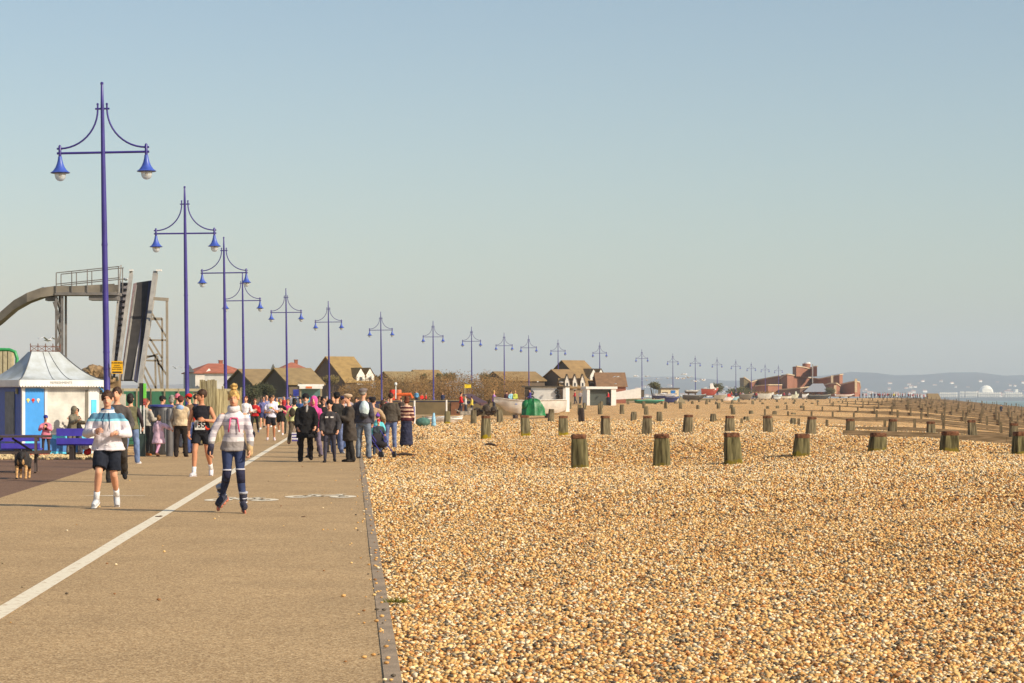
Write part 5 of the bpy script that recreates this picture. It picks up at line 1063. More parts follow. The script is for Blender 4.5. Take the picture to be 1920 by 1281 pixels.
# site wall, panels, fences at left
conc = mat('old_concrete', s2l((156, 144, 116)), rough=.9, var=.15, scale=1.5, bump=.4, bscale=10)
W1 = MB(); a, b_ = at(190, 747, 92), at(440, 747, 96); a.z = b_.z = 0
W1.bar(a+Vector((0, 0, .95)), b_+Vector((0, 0, .95)), .2, 1.9); W1.bar(a+Vector((0, -.1, 1.98)), b_+Vector((0, -.1, 1.98)), .35, .10)
tag(W1.build('concrete_wall', conc), 'old concrete wall running behind the left crowd', 'wall')
G = empty('green_panel_fence', (0, 0, 0)); tag(G, 'green panelled fence behind the litter bin and spectators', 'fence')
for i in range(5):
    a = at(232+i*26, 747, 86); q = MB(); q.box((a.x+.24, 86, .95), (.48, .05, 1.9)); q.box((a.x+.24, 85.97, .5), (.44, .03, .7)); q.box((a.x+.24, 85.97, 1.4), (.44, .03, .8)); q.build('panel', mat('bottle_green', s2l((62, 118, 88)), rough=.6, var=.08), G)
    q = MB(); q.box((a.x-.02, 85.95, 1.0), (.05, .06, 2.0)); q.build('post', conc, G)
WF = empty('wooden_fence', (0, 0, 0)); tag(WF, 'tall weathered close boarded wooden fence behind the vest runner', 'fence')
fw_ = wood_mat('fence_board', (118, 104, 72), (184, 170, 132)); q = MB(); a = at(398, 747, 88); b_ = at(452, 747, 104); n_ = 46
for i in range(n_):
    t = i/n_; p = a.lerp(b_, t); h = 1.98+rnd.uniform(-.05, .05)+(0 if t < .02 else .0); q.box((p.x, p.y, h/2), (.045, .02, h), rz=R(30))
q.build('boards', fw_, WF); q = MB()
for t in (0, .33, .66, 1): p = a.lerp(b_, t); q.box((p.x, p.y-.06, 1.06), (.06, .08, 2.12))
q.build('posts', fw_, WF)
q = MB()
for i in range(9): p = at(376+i*3.6, 747, 87); q.box((p.x, p.y, 1.16), (.062, .03, 2.3+rnd.uniform(-.05, .05)))
tag(q.build('gate', fw_), 'taller boarded gate at the left end of the wooden fence', 'gate')
# green slide top, beige drum far left
q = MB(); q.tube([at(-40, 655, 96), at(18, 656, 96), at(28, 660, 96), at(32, 672, 96), at(31, 692, 96)], .07, 10); tag(q.build('green_pipe', mat('pipe_green', s2l((50, 150, 84)), rough=.4), smooth='auto'), 'bright green bent pipe above the roofline at the left edge', 'pipe')
q = MB(); p = at(4, 747, 97)
for i in range(7): x = at(-34+i*9, 747, 97).x; q.box((x, 97, 1.8), (.15, .3, 3.6)); q.box((x+.095, 97.05, 1.8), (.05, .2, 3.5))
tag(q.build('ribbed_wall', mat('cream_ribs', s2l((192, 178, 146)), rough=.8)), 'cream ribbed wall below the green pipe', 'wall')
rk = MB()
for i in range(26):
    px = rnd.uniform(150, 205); p = at(px, 705+rnd.uniform(-4, 8)-6*math.sin((px-150)/50*3), 120); rk.ell(p, (rnd.uniform(.2, .5), rnd.uniform(.3, .6), rnd.uniform(.2, .4)), 2)
rk.ell(at(186, 715, 121), (.55, .6, .82), 2); rk.box(at(180, 735, 121), (2.4, .8, 1.8))
tag(rk.build('rock_mound', mat('brown_rock', s2l((150, 122, 88)), rough=.95, var=.3, scale=3, bump=1, bscale=4)), 'brown artificial rock mound rising behind the kiosk roof', 'rocks')
for px, d, L_, lab in ((919, 84, .5, 'dark piece of driftwood lying left of the nearest row of posts'), (760, 68.5, .7, 'flat dark driftwood on the shingle in front of the striped pullover')):
    x = (px-CX)/F*d; q = MB(); q.tube([(-L_/2, 0, .03), (-L_*.1, .04, .09), (L_*.25, 0, .06), (L_/2, -.05, .02)], [.03, .045, .04, .015], 8); q.tube([(0, .02, .07), (.08, .05, .16)], [.02, .008], 6)
    tag(q.build('driftwood', mat('driftwood_dark', s2l((74, 58, 46)), rough=.9, var=.3, scale=12, bump=.8), smooth=True, loc=(x, d, gz(x, d)+.01)), lab, 'driftwood')
# ------------------------------------------------------------------ houses
def house(name, label, apx, apy, d, W_, L_, eave, ang=33, roof=(160, 128, 80), wall=(106, 90, 74), dormers=0, ds=1.0, hip=False, lightgable=False, wins=0, chim=False, base=None):
    """gabled house: apex of the near gable at a photo pixel; the ridge runs away at ang"""
    A = at(apx, apy, d); zb = base if base is not None else float(Bz(d))-.1; H = A.z-zb; ev = E-(eave-HY)/F*d-zb
    u = Vector((math.cos(R(ang)), math.sin(R(ang)), 0))
    r = empty(name, (A.x, A.y, zb), R(ang)); tag(r, label, 'house', 'houses behind the scrub')
    rm = mat('roof_%d_%d_%d' % roof, s2l(roof), rough=.9, var=.12, scale=1.5, bump=.5, bscale=6); wm = mat('wall_%d_%d_%d' % wall, s2l(wall), rough=.9, var=.08, scale=1); h = W_/2
    # local: ridge +x, gable plane x=0
    q = MB(); q.add([(0, -h, 0), (0, h, 0), (0, h, ev), (0, 0, H-.06), (0, -h, ev), (L_, -h, 0), (L_, h, 0), (L_, h, ev), (L_, 0, H-.06 if not hip else ev), (L_, -h, ev)], [(0, 4, 3, 2, 1), (5, 6, 7, 8, 9), (0, 5, 9, 4), (2, 7, 6, 1)]); q.build('wall', wm, r)
    q = MB(); o = .25; sl = (H-ev)/h; x1 = L_+o if not hip else L_-W_*.35; x0 = -o if not hip else W_*.35
    for s in (-1, 1):
        e = Vector((-o, s*(h+o), ev-sl*o)); e2 = Vector((L_+o, s*(h+o), ev-sl*o)); t = Vector((x0, 0, H)); t2 = Vector((x1, 0, H)); up_ = Vector((0, 0, .12))
        q.add([e, e2, t2, t, e+up_, e2+up_, t2+up_, t+up_], [(0, 3, 2, 1), (4, 5, 6, 7), (0, 1, 5, 4), (1, 2, 6, 5), (2, 3, 7, 6), (3, 0, 4, 7)])
    if hip:
        for x, tt in ((-o, x0), (L_+o, x1)): q.add([(x, -h-o, ev-sl*o+.12), (x, h+o, ev-sl*o+.12), (tt, 0, H+.12)], [(0, 1, 2)])
    rf = q.build('roof', rm, r)
    if chim: q = MB(); q.box((L_*.62, .3, H+.1), (.5, .5, .8)); q.box((L_*.62, .3, H+.53), (.6, .6, .1)); q.build('chimney', mat('chimney_brick', s2l((150, 90, 66)), rough=.9), rf)
    for k in range(dormers):
        x = L_*((k+.75)/(dormers+.3) if dormers != 2 else .60+.36*k); q = MB(); zz = ev+.15
        q.prism([(x-.6*ds, -h-.05), (x+.6*ds, -h-.05), (x+.6*ds, -h*.3), (x-.6*ds, -h*.3)], zz-.5, zz+.6); q.add([(x-.6*ds, -h-.05, zz+.6), (x+.6*ds, -h-.05, zz+.6), (x, -h-.05, zz+1.5)], [(0, 1, 2)]); dm = q.build('dormer', mat('white_boarding', s2l((226, 220, 210)), rough=.7), r)
        q = MB(); q.add([(x-.8*ds, -h-.15, zz+.4), (x, -h-.15, zz+1.6), (x, -h*.1, zz+1.6), (x-.8*ds, -h*.1, zz+.4)], [(0, 1, 2, 3)]); q.add([(x+.8*ds, -h-.15, zz+.4), (x, -h-.15, zz+1.6), (x, -h*.1, zz+1.6), (x+.8*ds, -h*.1, zz+.4)], [(3, 2, 1, 0)]); q.build('dormer_roof', rm, dm)
        q = MB(); q.box((x, -h-.07, zz+.2), (.4*ds, .05, .4)); q.build('window', mat('window_glass', (.05, .06, .08), rough=.15), dm)
    for k in range(wins):
        x = L_*(k+.5)/wins; q = MB(); q.box((x, -h-.03, ev*.62), (1.1, .06, 1.1)); wn = q.build('window', white, r); q = MB(); q.box((x, -h-.07, ev*.62), (.9, .03, .9)); q.build('pane', mat('window_glass', (.05, .06, .08), rough=.15), wn)
    return r
house('red_roofed_house', 'red tiled hipped house with white walls above the wooden fence on the left', 355, 683, 330, 7.5, 7.2, 700, 20, (172, 100, 76), (222, 212, 200), hip=True, wins=3, chim=True)
house('red_roofed_house', 'red tiled hipped house rising behind the two brown gables', 512, 681, 380, 8, 6, 699, 15, (172, 104, 80), (214, 190, 160), hip=True, chim=True)
house('red_roofed_wing', 'lower red tiled wing with a bright white end wall beside the second lamp post', 392, 690, 322, 6, 4.2, 700, -4, (184, 108, 80), (236, 230, 222), hip=True)
house('gabled_house', 'brown roofed house with dark gable, leftmost of the brown pair behind the race', 450, 694, 234, 6.6, 2.9, 721, 30, (146, 122, 86))
house('gabled_house', 'brown roofed house second from the left with a sunlit mossy ridge', 517, 692, 226, 6.0, 3.4, 720, 30, (148, 124, 86))
house('gabled_house', 'tall house with big dark gable and two small white dormers', 613, 670, 300, 9.5, 3.6, 716, 33, (160, 130, 80), (104, 90, 76), dormers=2)
house('bungalow', 'low brown roofed bungalow left of the seventh lamp post', 722, 698, 330, 7, 4.6, 716, 25, (150, 128, 88))
house('bungalow', 'low brown roofed bungalow behind the eighth lamp post', 776, 695, 340, 6, 3.6, 712, 25, (156, 128, 84))
house('bungalow', 'long low brown roof behind the tenth and eleventh lamp posts', 927, 698, 330, 7, 6.0, 714, 25, (150, 122, 80))
house('gabled_house', 'smaller front gable left of the tallest right hand house', 1036, 694, 330, 6.5, 2.6, 716, 33, (150, 120, 82), dormers=0)
house('gabled_house', 'tall brown house with dark gable and white dormers right of centre', 1055, 677, 350, 9.5, 3.6, 714, 33, (154, 124, 82), dormers=2)
house('garden_house', 'row of little white gabled porches below the tall right hand house', 1050, 711, 318, 3, 3.4, 726, 6, (150, 120, 80), (150, 130, 104), dormers=3, ds=.5)
house('brick_house', 'plain brown roofed brick house at the end of the row by the thirteenth lamp post', 1117, 700, 345, 6, 4.0, 724, 4, (138, 104, 74), (150, 92, 72), base=.9)

# ------------------------------------------------------------------ scrub, bushes
def leaves(name, blobs, n, size, m, label, cat, kind=None, trunk=True):
    mb = MB(); tot = sum(b[1][0]*b[1][2] for b in blobs)
    for c, r in blobs:
        k = int(n*r[0]*r[2]/tot)
        for _ in range(k):
            v = Vector((rnd.gauss(0, 1), rnd.gauss(0, 1), rnd.gauss(0, 1))).normalized()*(rnd.random()**.4)*(1+.2*math.sin(rnd.random()*9)); p = Vector((c[0]+v.x*r[0], c[1]+v.y*r[1], c[2]+v.z*r[2]))
            a = Vector((rnd.gauss(0, 1), rnd.gauss(0, 1), rnd.gauss(0, 1))).normalized(); b_ = a.orthogonal().normalized(); s = size*rnd.uniform(.5, 1.3)
            mb.add([p, p+a*s+b_*s*.35, p+a*s*1.8, p+a*s-b_*s*.35], [(0, 1, 2, 3)])
    o = mb.build(name, m) ; tag(o, label, cat, kind=kind); return o
scrubm = mat('bare_scrub', s2l((136, 104, 68)), rough=.95, var=.3, scale=.35, spec=.05, col2=s2l((98, 80, 50))); evg = mat('evergreen_leaf', s2l((84, 82, 48)), rough=.8, var=.3, scale=1.2)
bl = []
for px in range(640, 1100, 8):
    topy = np.interp(px, [640, 680, 720, 800, 900, 1000, 1040, 1180], [722, 712, 706, 704, 703, 712, 724, 738]); d = (262 if px < 985 else 335)+rnd.uniform(-4, 10); zb = .5; zt2 = E-(topy+rnd.uniform(-4, 4)-HY)/F*d
    bl.append((((px-CX)/F*d, d, (zb+zt2)/2), (1.0, 2.5, (zt2-zb)/2*1.08)))
leaves('scrub_thicket', bl, 62000, .10, scrubm, 'brown leafless coastal scrub massed behind the terrace', 'scrub', 'stuff')
def bush(px, topy, basey, wpx, d, m, label, n=1600, size=.11):
    r = empty('bush', ((px-CX)/F*d, d, float(Bz(d)))); tag(r, label, 'bush', 'bushes along the promenade'); zt2 = E-(topy-HY)/F*d; zb = E-(basey-HY)/F*d; w = wpx/F*d/2; h = (zt2-zb)/2; blobs = []
    for k in range(7): blobs.append(((rnd.uniform(-.5, .5)*w, rnd.uniform(-.4, .4)*w, (zb+zt2)/2-float(Bz(d))+rnd.uniform(-.35, .3)*h), (w*rnd.uniform(.4, .65), w*.6, h*rnd.uniform(.45, .65))))
    o = leaves('foliage', blobs, n, size, m, None, None); o.parent = r
    q = MB()
    for k in range(5): q.tube([(0, 0, -.1), (rnd.uniform(-.3, .3)*w, rnd.uniform(-.2, .2)*w, h*.6), (rnd.uniform(-.7, .7)*w, rnd.uniform(-.3, .3)*w, max(.4, (zb+zt2)/2-float(Bz(d))+h*.4))], [.07, .05, .02], 6)
    q.build('stem', mat('twig', s2l((96, 78, 60)), rough=.9), r); return r
bush(700, 700, 716, 22, 330, evg, 'dark evergreen bush left of the seventh lamp post'); bush(795, 701, 712, 14, 320, evg, 'small dark evergreen bush in front of the bungalow roof'); bush(842, 697, 716, 30, 300, evg, 'round dark evergreen bush right of the eighth lamp post', 2400)
bush(822, 699, 711, 12, 320, evg, 'tiny dark evergreen tuft left of the round bush'); bush(912, 698, 722, 26, 290, evg, 'dark evergreen bush between the ninth and tenth lamp posts', 2200); bush(926, 708, 734, 30, 285, evg, 'broad dark evergreen bush behind the tenth lamp post', 2400)
bush(620, 702, 722, 40, 270, mat('olive_leaf', s2l((120, 104, 60)), rough=.9, var=.3, scale=1), 'olive coloured bush below the big dark gable', 2400); bush(497, 716, 744, 44, 190, mat('dark_ivy', s2l((64, 66, 40)), rough=.9, var=.3, scale=1), 'dark leaning bush under the leftmost brown gable', 3200, .1)
bush(462, 722, 750, 60, 180, mat('dark_ivy', (0, 0, 0)), 'low dark hedge beneath the leftmost brown gable', 2600, .1); bush(1226, 716, 732, 24, 400, evg, 'dark bush behind the covered boats near the fourteenth lamp post', 900, .2); bush(1345, 718, 738, 26, 520, evg, 'conical dark bush beside the red hulled boat', 900, .25)
bush(1395, 726, 745, 70, 560, evg, 'long dark bush in front of the brick building', 2200, .28); bush(1440, 732, 748, 70, 560, mat('bare_scrub', (0, 0, 0)), 'brown scrubby bank at the foot of the brick building', 2200, .28); bush(1557, 726, 742, 18, 700, evg, 'small dark bush at the right end of the grey roof', 700, .3)
q = MB()
for k in range(26):
    a = rnd.uniform(0, 6.28); x, y = math.cos(a)*rnd.uniform(0, .3), math.sin(a)*.2; z = 0; pts = [(x, y, 0)]
    for j in range(3): x += rnd.uniform(-.07, .07); z += rnd.uniform(.04, .12); pts.append((x, y, z))
    q.tube(pts, .006, 4)
p = at(788, 818, 95); tag(q.build('dead_shrub', mat('twig', (0, 0, 0)), loc=(p.x, 95, gz(p.x, 95))), 'low dead twiggy shrub in the shingle right of the striped pullover', 'shrub')
# car park with parked cars beyond the race
def car(px, d, col, label, rz=0):
    r = empty('parked_car', ((px-CX)/F*d, d, float(Bz(d))), R(rz)); tag(r, label, 'car', 'cars parked beyond the race'); m = mat('car_%d_%d_%d' % col, s2l(col), rough=.25, var=.03, spec=.6)
    prof_ = [(-2.1, .35), (-2.15, .7), (-1.9, .85), (-1.3, .92), (-.8, 1.38), (.7, 1.42), (1.3, .98), (1.95, .85), (2.1, .6), (2.1, .35)]; q = MB()
    q.rings([[(x, y*(1 if z < .95 else .88), z) for x, z in prof_] for y in (-.82, -.86, .86, .82)]); q.build('body', m, r, smooth='auto')
    q = MB(); q.rings([[(-1.15, y, .95), (-.76, y*.9, 1.32), (.64, y*.9, 1.35), (1.1, y, 1.0)] for y in (-.865, .865)]); q.build('window', mat('window_glass', (.05, .06, .08)), r)
    for x in (-1.3, 1.3):
        for y in (-.8, .8): q = MB(); q.tube([(x, y-.1, .32), (x, y+.1, .32)], .32, 14); q.build('wheel', M_BLK, r, smooth='auto')
    q = MB(); q.box((-2.13, -.6, .68), (.05, .3, .14)); q.build('headlight', white, r); q = MB(); q.box((-2.13, .6, .68), (.05, .3, .14)); q.build('headlight', white, r)
for i, (px, d, c, lab) in enumerate([(516, 196, (90, 90, 110), 'dark blue grey car parked left of the glass shelter'), (530, 204, (150, 150, 156), 'silver car parked behind the dark blue grey one'), (546, 198, (70, 72, 96), 'navy car parked nearest the fifth lamp post'), (557, 210, (196, 196, 200), 'pale silver car parked beside the glass shelter')]): car(px, d, c, lab, 60+i*8)
Sh = empty('glass_shelter', at(583, 747, 176).xy.to_3d(), R(6)); tag(Sh, 'glazed seafront shelter with pale frame beyond the bearded man', 'shelter')
for x in (-.75, .75):
    for y in (0, 1.2): q = MB(); q.box((x, y, 1.25), (.10, .10, 2.5)); q.build('post', conc, Sh)
q = MB(); q.box((0, .6, 2.62), (1.9, 1.6, .14)); q.box((0, -.22, 2.45), (1.7, .06, .2)); q.build('roof', white, Sh)
q = MB(); q.box((-.15, -.26, 2.45), (.45, .03, .14)); q.build('orange_notice', cloth((216, 120, 70)), Sh)
gm = mat('tinted_glass', s2l((96, 130, 130)), rough=.1, var=.1); q = MB(); q.box((0, 1.15, 1.3), (1.4, .03, 2.1)); q.build('pane', gm, Sh)
q = MB(); q.box((0, 1.1, 1.5), (.7, .03, .5)); q.build('poster', cloth((70, 160, 190)), Sh)
Fp = MB(); Fp.box((0, 0, 1.1), (.06, .06, 2.2)); Fp.box((0, -.04, 2.0), (.34, .03, .4)); tag(Fp.build('blue_path_sign', cloth((60, 70, 160)), loc=(at(555, 747, 150).x, 150, 0)), 'small square blue path sign left of the shelter', 'sign')

# ------------------------------------------------------------------ terrace wall, hut, garage
Tr = empty('terrace', (0, 0, 0)); tag(Tr, 'raised concrete terrace with dark blue coping at the top of the beach', 'terrace')
def wallseg(p0, p1, ztop, m, name, th=.3, zb=-.3):
    a, b_ = at(p0[0], 747, p0[1]), at(p1[0], 747, p1[1]); a.z = b_.z = (ztop+zb)/2; q = MB(); q.bar(a, b_, th, ztop-zb); return q.build(name, m, Tr)
olive = mat('olive_render', s2l((140, 122, 88)), rough=.9, var=.15, scale=.8); brick = mat('red_brown_brick', s2l((130, 88, 62)), rough=.9, var=.15, scale=2)
wallseg((700, 202), (845, 200.5), 1.33, olive, 'wall'); wallseg((846, 200.5), (872, 200.4), 1.33, brick, 'brick_bay', th=.5); wallseg((873, 200.3), (985, 199), 1.28, olive, 'wall')
q = MB(); q.bar(at(690, 755, 202.2), at(910, 754.5, 200), .5, .22); q.build('coping', mat('coping_blue', s2l((56, 56, 96)), rough=.6), Tr); q = MB(); q.bar(at(690, 751.5, 202.2), at(905, 751, 200), .55, .08); q.build('coping_edge', conc, Tr)
q = MB(); a, b_ = at(690, 747, 202.3), at(990, 747, 199.2); q.prism([(a.x, a.y+.7), (b_.x, b_.y+.7), (b_.x+3, b_.y+40), (a.x, a.y+40)], -.2, 1.2); q.build('terrace_floor', conc, Tr)
q = MB(); q.bar(at(876, 740, 196), at(905, 756, 190), .8, .10); q.bar(at(876, 742, 196), at(905, 758, 190), .3, .22); q.build('ramp', mat('ramp_plum', s2l((92, 64, 72)), rough=.7), Tr)
for px, by, hh, d, lab in ((777, 797, 46, 150, 'pale banded marker post left of the dinghy'), (837, 770, 20, 170, 'short pale pole standing above the third row post'), (871, 755, 28, 200, 'grey mast on the terrace beside the yellow flag')):
    p = at(px, by, d); q = MB(); h = hh/F*d; q.tube([(0, 0, -.3), (0, 0, h)], .06, 8); q.tube([(0, 0, h*.15), (0, 0, h*.75)], .066, 8) if px == 777 else None
    o = q.build('marker_post', white if px < 860 else conc, smooth='auto', loc=p); tag(o, lab, 'post')
    if px == 777: s2_ = MB(); s2_.box((0, -.075, h*.5), (.05, .02, h*.5)); s2_.build('purple_band', purple, o)
p = at(871, 728, 199.5); q = MB(); q.add([(0, 0, 0), (.55, .05, .03), (.55, .05, .30), (0, 0, .32)], [(0, 1, 2, 3), (3, 2, 1, 0)]); tag(q.build('yellow_flag', cloth((226, 196, 50)), loc=p), 'small yellow flag flying above the terrace', 'flag')
for px, lab in ((734, 'red drum on the terrace behind the crowd'), (745, 'salmon coloured drum on the terrace behind the crowd')):
    q = MB(); q.lathe((0, 0, 0), [(.25, 0), (.27, .1), (.27, .9), (.24, 1.0)], 14); tag(q.build('drum', cloth((206, 60, 44) if px < 740 else (206, 120, 84)), smooth='auto', loc=at(px+2, 752, 212)), lab, 'drum')
q = MB(); q.tube([at(738, 747, 211), at(741, 740, 211), at(770, 739.5, 211), at(773, 747, 211)], .14, 8); tag(q.build('orange_barrier', cloth((222, 100, 46))), 'long orange plastic barrier on the terrace', 'barrier')
ob = MB(); p0 = at(743, 736, 210); ob.tube([(0, 0, -.6), (0, 0, .5)], .05, 8); ob.ell((0, 0, .68), (.13, .13, .16), 2); tag(ob.build('ball_topped_post', white, smooth='auto', loc=at(742, 735, 208)), 'white ball topped post above the big man’s shoulder', 'post')
# beach toys, teal rucksack
q = MB(); q.ell((0, 0, .25), (.45, .3, .28), 2); q.tube([(-.1, 0, .45), (0, 0, .6), (.1, 0, .45)], .02, 6); tag(q.build('rucksack', cloth((84, 122, 112)), smooth=True, loc=(at(793, 747, 140).x, 140, .02)), 'grey green rucksack lying on the shingle by the dinghy', 'bag')
q = MB(); q.tube([(0, 0, 0), (0, 0, .3), (.02, 0, .8)], [.11, .13, .05], 10); q.ell((0, 0, .12), (.16, .14, .14), 2); tag(q.build('inflatable_toy', cloth((150, 196, 220)), smooth=True, loc=(at(813, 747, 140).x, 140, .0)), 'upright pale blue inflatable toy beside the rucksack', 'toy')

H_ = empty('beach_hut', at(1022, 747, 215).xy.to_3d(), R(-10)); H_.location.z = gz(H_.location.x, 215)-.1; tag(H_, 'white flat roofed beach hut with dark tyre hung panels behind the boat', 'hut')
q = MB(); q.box((0, 1.2, 1.2), (3.7, 2.4, 2.4)); q.build('wall', white, H_)
for x in (-1.55, 1.35):
    q = MB(); q.box((x, -.03, 1.2), (.55, .06, 2.35)); pn_ = q.build('dark_panel', mat('dark_stone', s2l((80, 66, 54)), rough=.9, var=.3, scale=4), H_)
for x, z in ((1.1, 2.0), (1.2, 1.55), (1.05, 1.15), (1.2, .8), (-1.2, 1.9), (-1.15, 1.4), (-1.25, .9), (1.35, .5)):
    q = MB(); q.tube([(x+.17*math.cos(R(a)), -.10, z+.17*math.sin(R(a))) for a in range(0, 361, 30)], .06, 6); q.build('tyre', M_BLK, H_, smooth=True)
q = MB(); q.box((-.1, 1.2, 2.46), (4.0, 2.7, .12)); q.build('roof', mat('felt_roof', s2l((92, 82, 70)), rough=.9), H_)
q = MB(); q.box((1.68, .0, 1.2), (.42, .08, 2.3)); q.build('door_panel', white, H_)
Ga = empty('garage', at(1128, 747, 292).xy.to_3d(), R(9)); Ga.location.z = gz(Ga.location.x, 292)-.05; tag(Ga, 'white concrete garage with open dark doorway right of the houses', 'garage')
for x, w in ((-1.62, .35), (1.5, .6)): q = MB(); q.box((x, .15, 1.05), (w, .3, 2.1)); q.build('pillar', white, Ga)
q = MB(); q.box((0, 1.5, 2.24), (3.9, 3.2, .3)); q.build('roof', white, Ga); q = MB(); q.box((1.7, 1.65, 1.05), (.2, 2.7, 2.1)); q.box((-1.7, 1.65, 1.05), (.2, 2.7, 2.1)); q.box((0, 3.0, 1.05), (3.4, .2, 2.1)); q.build('wall', white, Ga)
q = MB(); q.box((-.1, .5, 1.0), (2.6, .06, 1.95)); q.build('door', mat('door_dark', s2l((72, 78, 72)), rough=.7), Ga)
S2 = empty('boat_store', at(1256, 747, 400).xy.to_3d(), R(8)); S2.location.z = gz(S2.location.x, 400); tag(S2, 'cream shed with bright blue door near the fifteenth lamp post', 'shed')
q = MB(); q.box((0, 1.3, 1.05), (3.0, 2.6, 2.1)); q.build('wall', mat('cream_wall', s2l((214, 198, 166)), rough=.8), S2); q = MB(); q.box((0, 1.3, 2.2), (3.3, 3.0, .16)); q.build('roof', mat('felt_roof', (0, 0, 0)), S2); q = MB(); q.box((.55, -.04, .95), (.75, .06, 1.8)); q.build('door', cloth((50, 120, 190)), S2)
q = MB(); q.box((-.8, -.04, .8), (.9, .05, 1.6)); q.build('side_panel', mat('grey_brown_panel', s2l((120, 108, 96))), S2)

# ------------------------------------------------------------------ boats
def boat(px, wpx, by, d, col, label, rz=0, inner=(200, 190, 170), hgt=None, cuddy=None, tarp=None, stripe=None, name='beached_boat', flip=1):
    L = wpx/F*d/max(.5, math.cos(R(rz))); Hh = hgt or L*.17; B = L*.30; z0 = E-(by-HY)/F*d
    r = empty(name, ((px-CX)/F*d, d, z0), R(rz)); tag(r, label, 'boat', 'boats drawn up on the shingle'); q = MB(); rings = []; n = 9; gun = []
    for i in range(n+1):
        t = i/n; x = -L/2+L*t; w = B/2*(1-(max(0, t-.45)/.55)**2.2*.97)*(.80+.2*min(1, t/.3)); sh = Hh*(1+.36*max(0, t-.5)**2*4*.9+.12*(1-t)); kl = Hh*.62*max(0, (t-.62)/.38)**2+Hh*.25*max(0, (.2-t)/.2)**2
        x2 = x; xl_ = x-.10*L*(max(0, t-.7)/.3)**1.5; rings.append([(x2*flip, -w, sh), (x2*flip, -w*.93, sh*.5+kl*.5), (xl_*flip, -w*.55, .1*Hh+kl), (xl_*flip, 0, kl), (xl_*flip, w*.55, .1*Hh+kl), (x2*flip, w*.93, sh*.5+kl*.5), (x2*flip, w, sh), (x2*flip, w*.86, sh), (x2*flip, w*.5, .35*Hh+kl), (x2*flip, -w*.5, .35*Hh+kl), (x2*flip, -w*.86, sh)])
        gun.append((x2*flip, w, sh))
    q.rings(rings); hm_ = mat('hull_%d_%d_%d' % col, s2l(col), rough=.5, var=.12, scale=2); q.build('hull', hm_, r, smooth='auto')
    q = MB(); q.tube([(x, -w-.02, z) for x, w, z in gun], .04, 6); q.tube([(x, w+.02, z) for x, w, z in gun], .04, 6); q.build('gunwale', cloth(stripe or inner), r, smooth=True)
    q = MB()
    for t in (.25, .5, .7): q.box(((-L/2+L*t)*flip, 0, Hh*.8), (.22, B*.8, .05))
    q.build('thwart', cloth(inner), r)
    if cuddy: q = MB(); q.rings([[(L*a*flip, y, z) for y, z in ((-B*.36, Hh*.9), (-B*.3, Hh*k_), (B*.3, Hh*k_), (B*.36, Hh*.9))] for a, k_ in ((.0, 1.9), (.16, 1.95), (.24, 1.35), (.36, 1.2))]); q.build('cabin', cloth(cuddy), r)
    if tarp:
        q = MB(); rr = []
        for i in range(9):
            t = i/8; x = (-L*.49+L*.97*t)*flip; w = B/2*(1-(max(0, t-.45)/.55)**2.2*.9)+.05; rr.append([(x, w*math.cos(a_*math.pi/6), Hh*.75+Hh*(.5+.1*math.sin(i*2.1))*math.sin(a_*math.pi/6)*(.7+.3*math.sin(math.pi*t))) for a_ in range(7)])
        q.rings(rr); q.build('cover', mat('tarp_%d_%d_%d' % tarp, s2l(tarp), rough=.6, var=.18, scale=5, bump=1, bscale=7), r, smooth=True)
    q = MB(); q.box((-L*.25*flip, 0, -.12), (.2, B*.7, .28)); q.box((L*.2*flip, 0, -.12), (.2, B*.7, .28)); q.build('chock', dk, r); return r
boat(993, 134, 778, 178, (226, 220, 212), 'large open white clinker boat on the shingle under the hut', rz=10, inner=(70, 110, 190), hgt=1.0, flip=-1, stripe=(214, 206, 198), name='clinker_boat')
boat(833, 70, 795, 160, (232, 226, 218), 'small white dinghy lying low on the shingle behind the left posts', rz=-6, hgt=.40, inner=(210, 204, 196), tarp=(232, 228, 220))
boat(1218, 56, 757, 300, (60, 120, 110), 'boat under a bright turquoise tarpaulin right of the garage', rz=3, hgt=.45, tarp=(60, 170, 140))
boat(1246, 46, 748, 330, (60, 72, 120), 'blue boat with a white deck behind the turquoise tarpaulin', rz=2, hgt=.6, tarp=(222, 222, 226)); boat(1260, 26, 755, 318, (56, 66, 120), 'small navy blue boat in front of the cream shed', rz=-4, hgt=.7, tarp=(60, 70, 120))
boat(1302, 44, 750, 380, (76, 72, 70), 'dark grey hulled boat with a pale stripe right of the cream shed', rz=4, hgt=.7, stripe=(190, 190, 190)); boat(1298, 28, 738, 420, (90, 80, 74), 'boat under a white cover raised behind the dark grey one', rz=2, hgt=.5, tarp=(236, 236, 238))
boat(1331, 32, 742, 420, (164, 70, 58), 'red hulled motor boat with white cabin', rz=3, hgt=1.1, cuddy=(234, 230, 226), flip=1); boat(1350, 24, 750, 440, (170, 160, 140), 'buff coloured open boat beside the red hulled one', rz=0, hgt=.8)
boat(1364, 26, 752, 450, (228, 222, 220), 'white boat with red cabin top', rz=5, hgt=.7, cuddy=(210, 60, 50)); boat(1376, 18, 752, 460, (150, 190, 206), 'pale blue small boat right of the red topped one', rz=0, hgt=.7)
boat(1436, 30, 749, 480, (206, 204, 196), 'long off white boat left of the pale blue covered boat', rz=0, hgt=1.1); boat(1458, 16, 749, 480, (214, 222, 226), 'white boat under a pale blue cover', rz=0, hgt=.8, tarp=(190, 210, 222)); boat(1475, 24, 748, 500, (232, 230, 216), 'low cream boat before the brick building', rz=0, hgt=.5)
boat(1491, 14, 748, 500, (210, 210, 190), 'stubby pale green boat before the brick building', rz=0, hgt=.8, cuddy=(220, 226, 206)); boat(1510, 12, 748, 500, (236, 236, 236), 'tiny white boat left of the big grey cover', rz=0, hgt=.9)
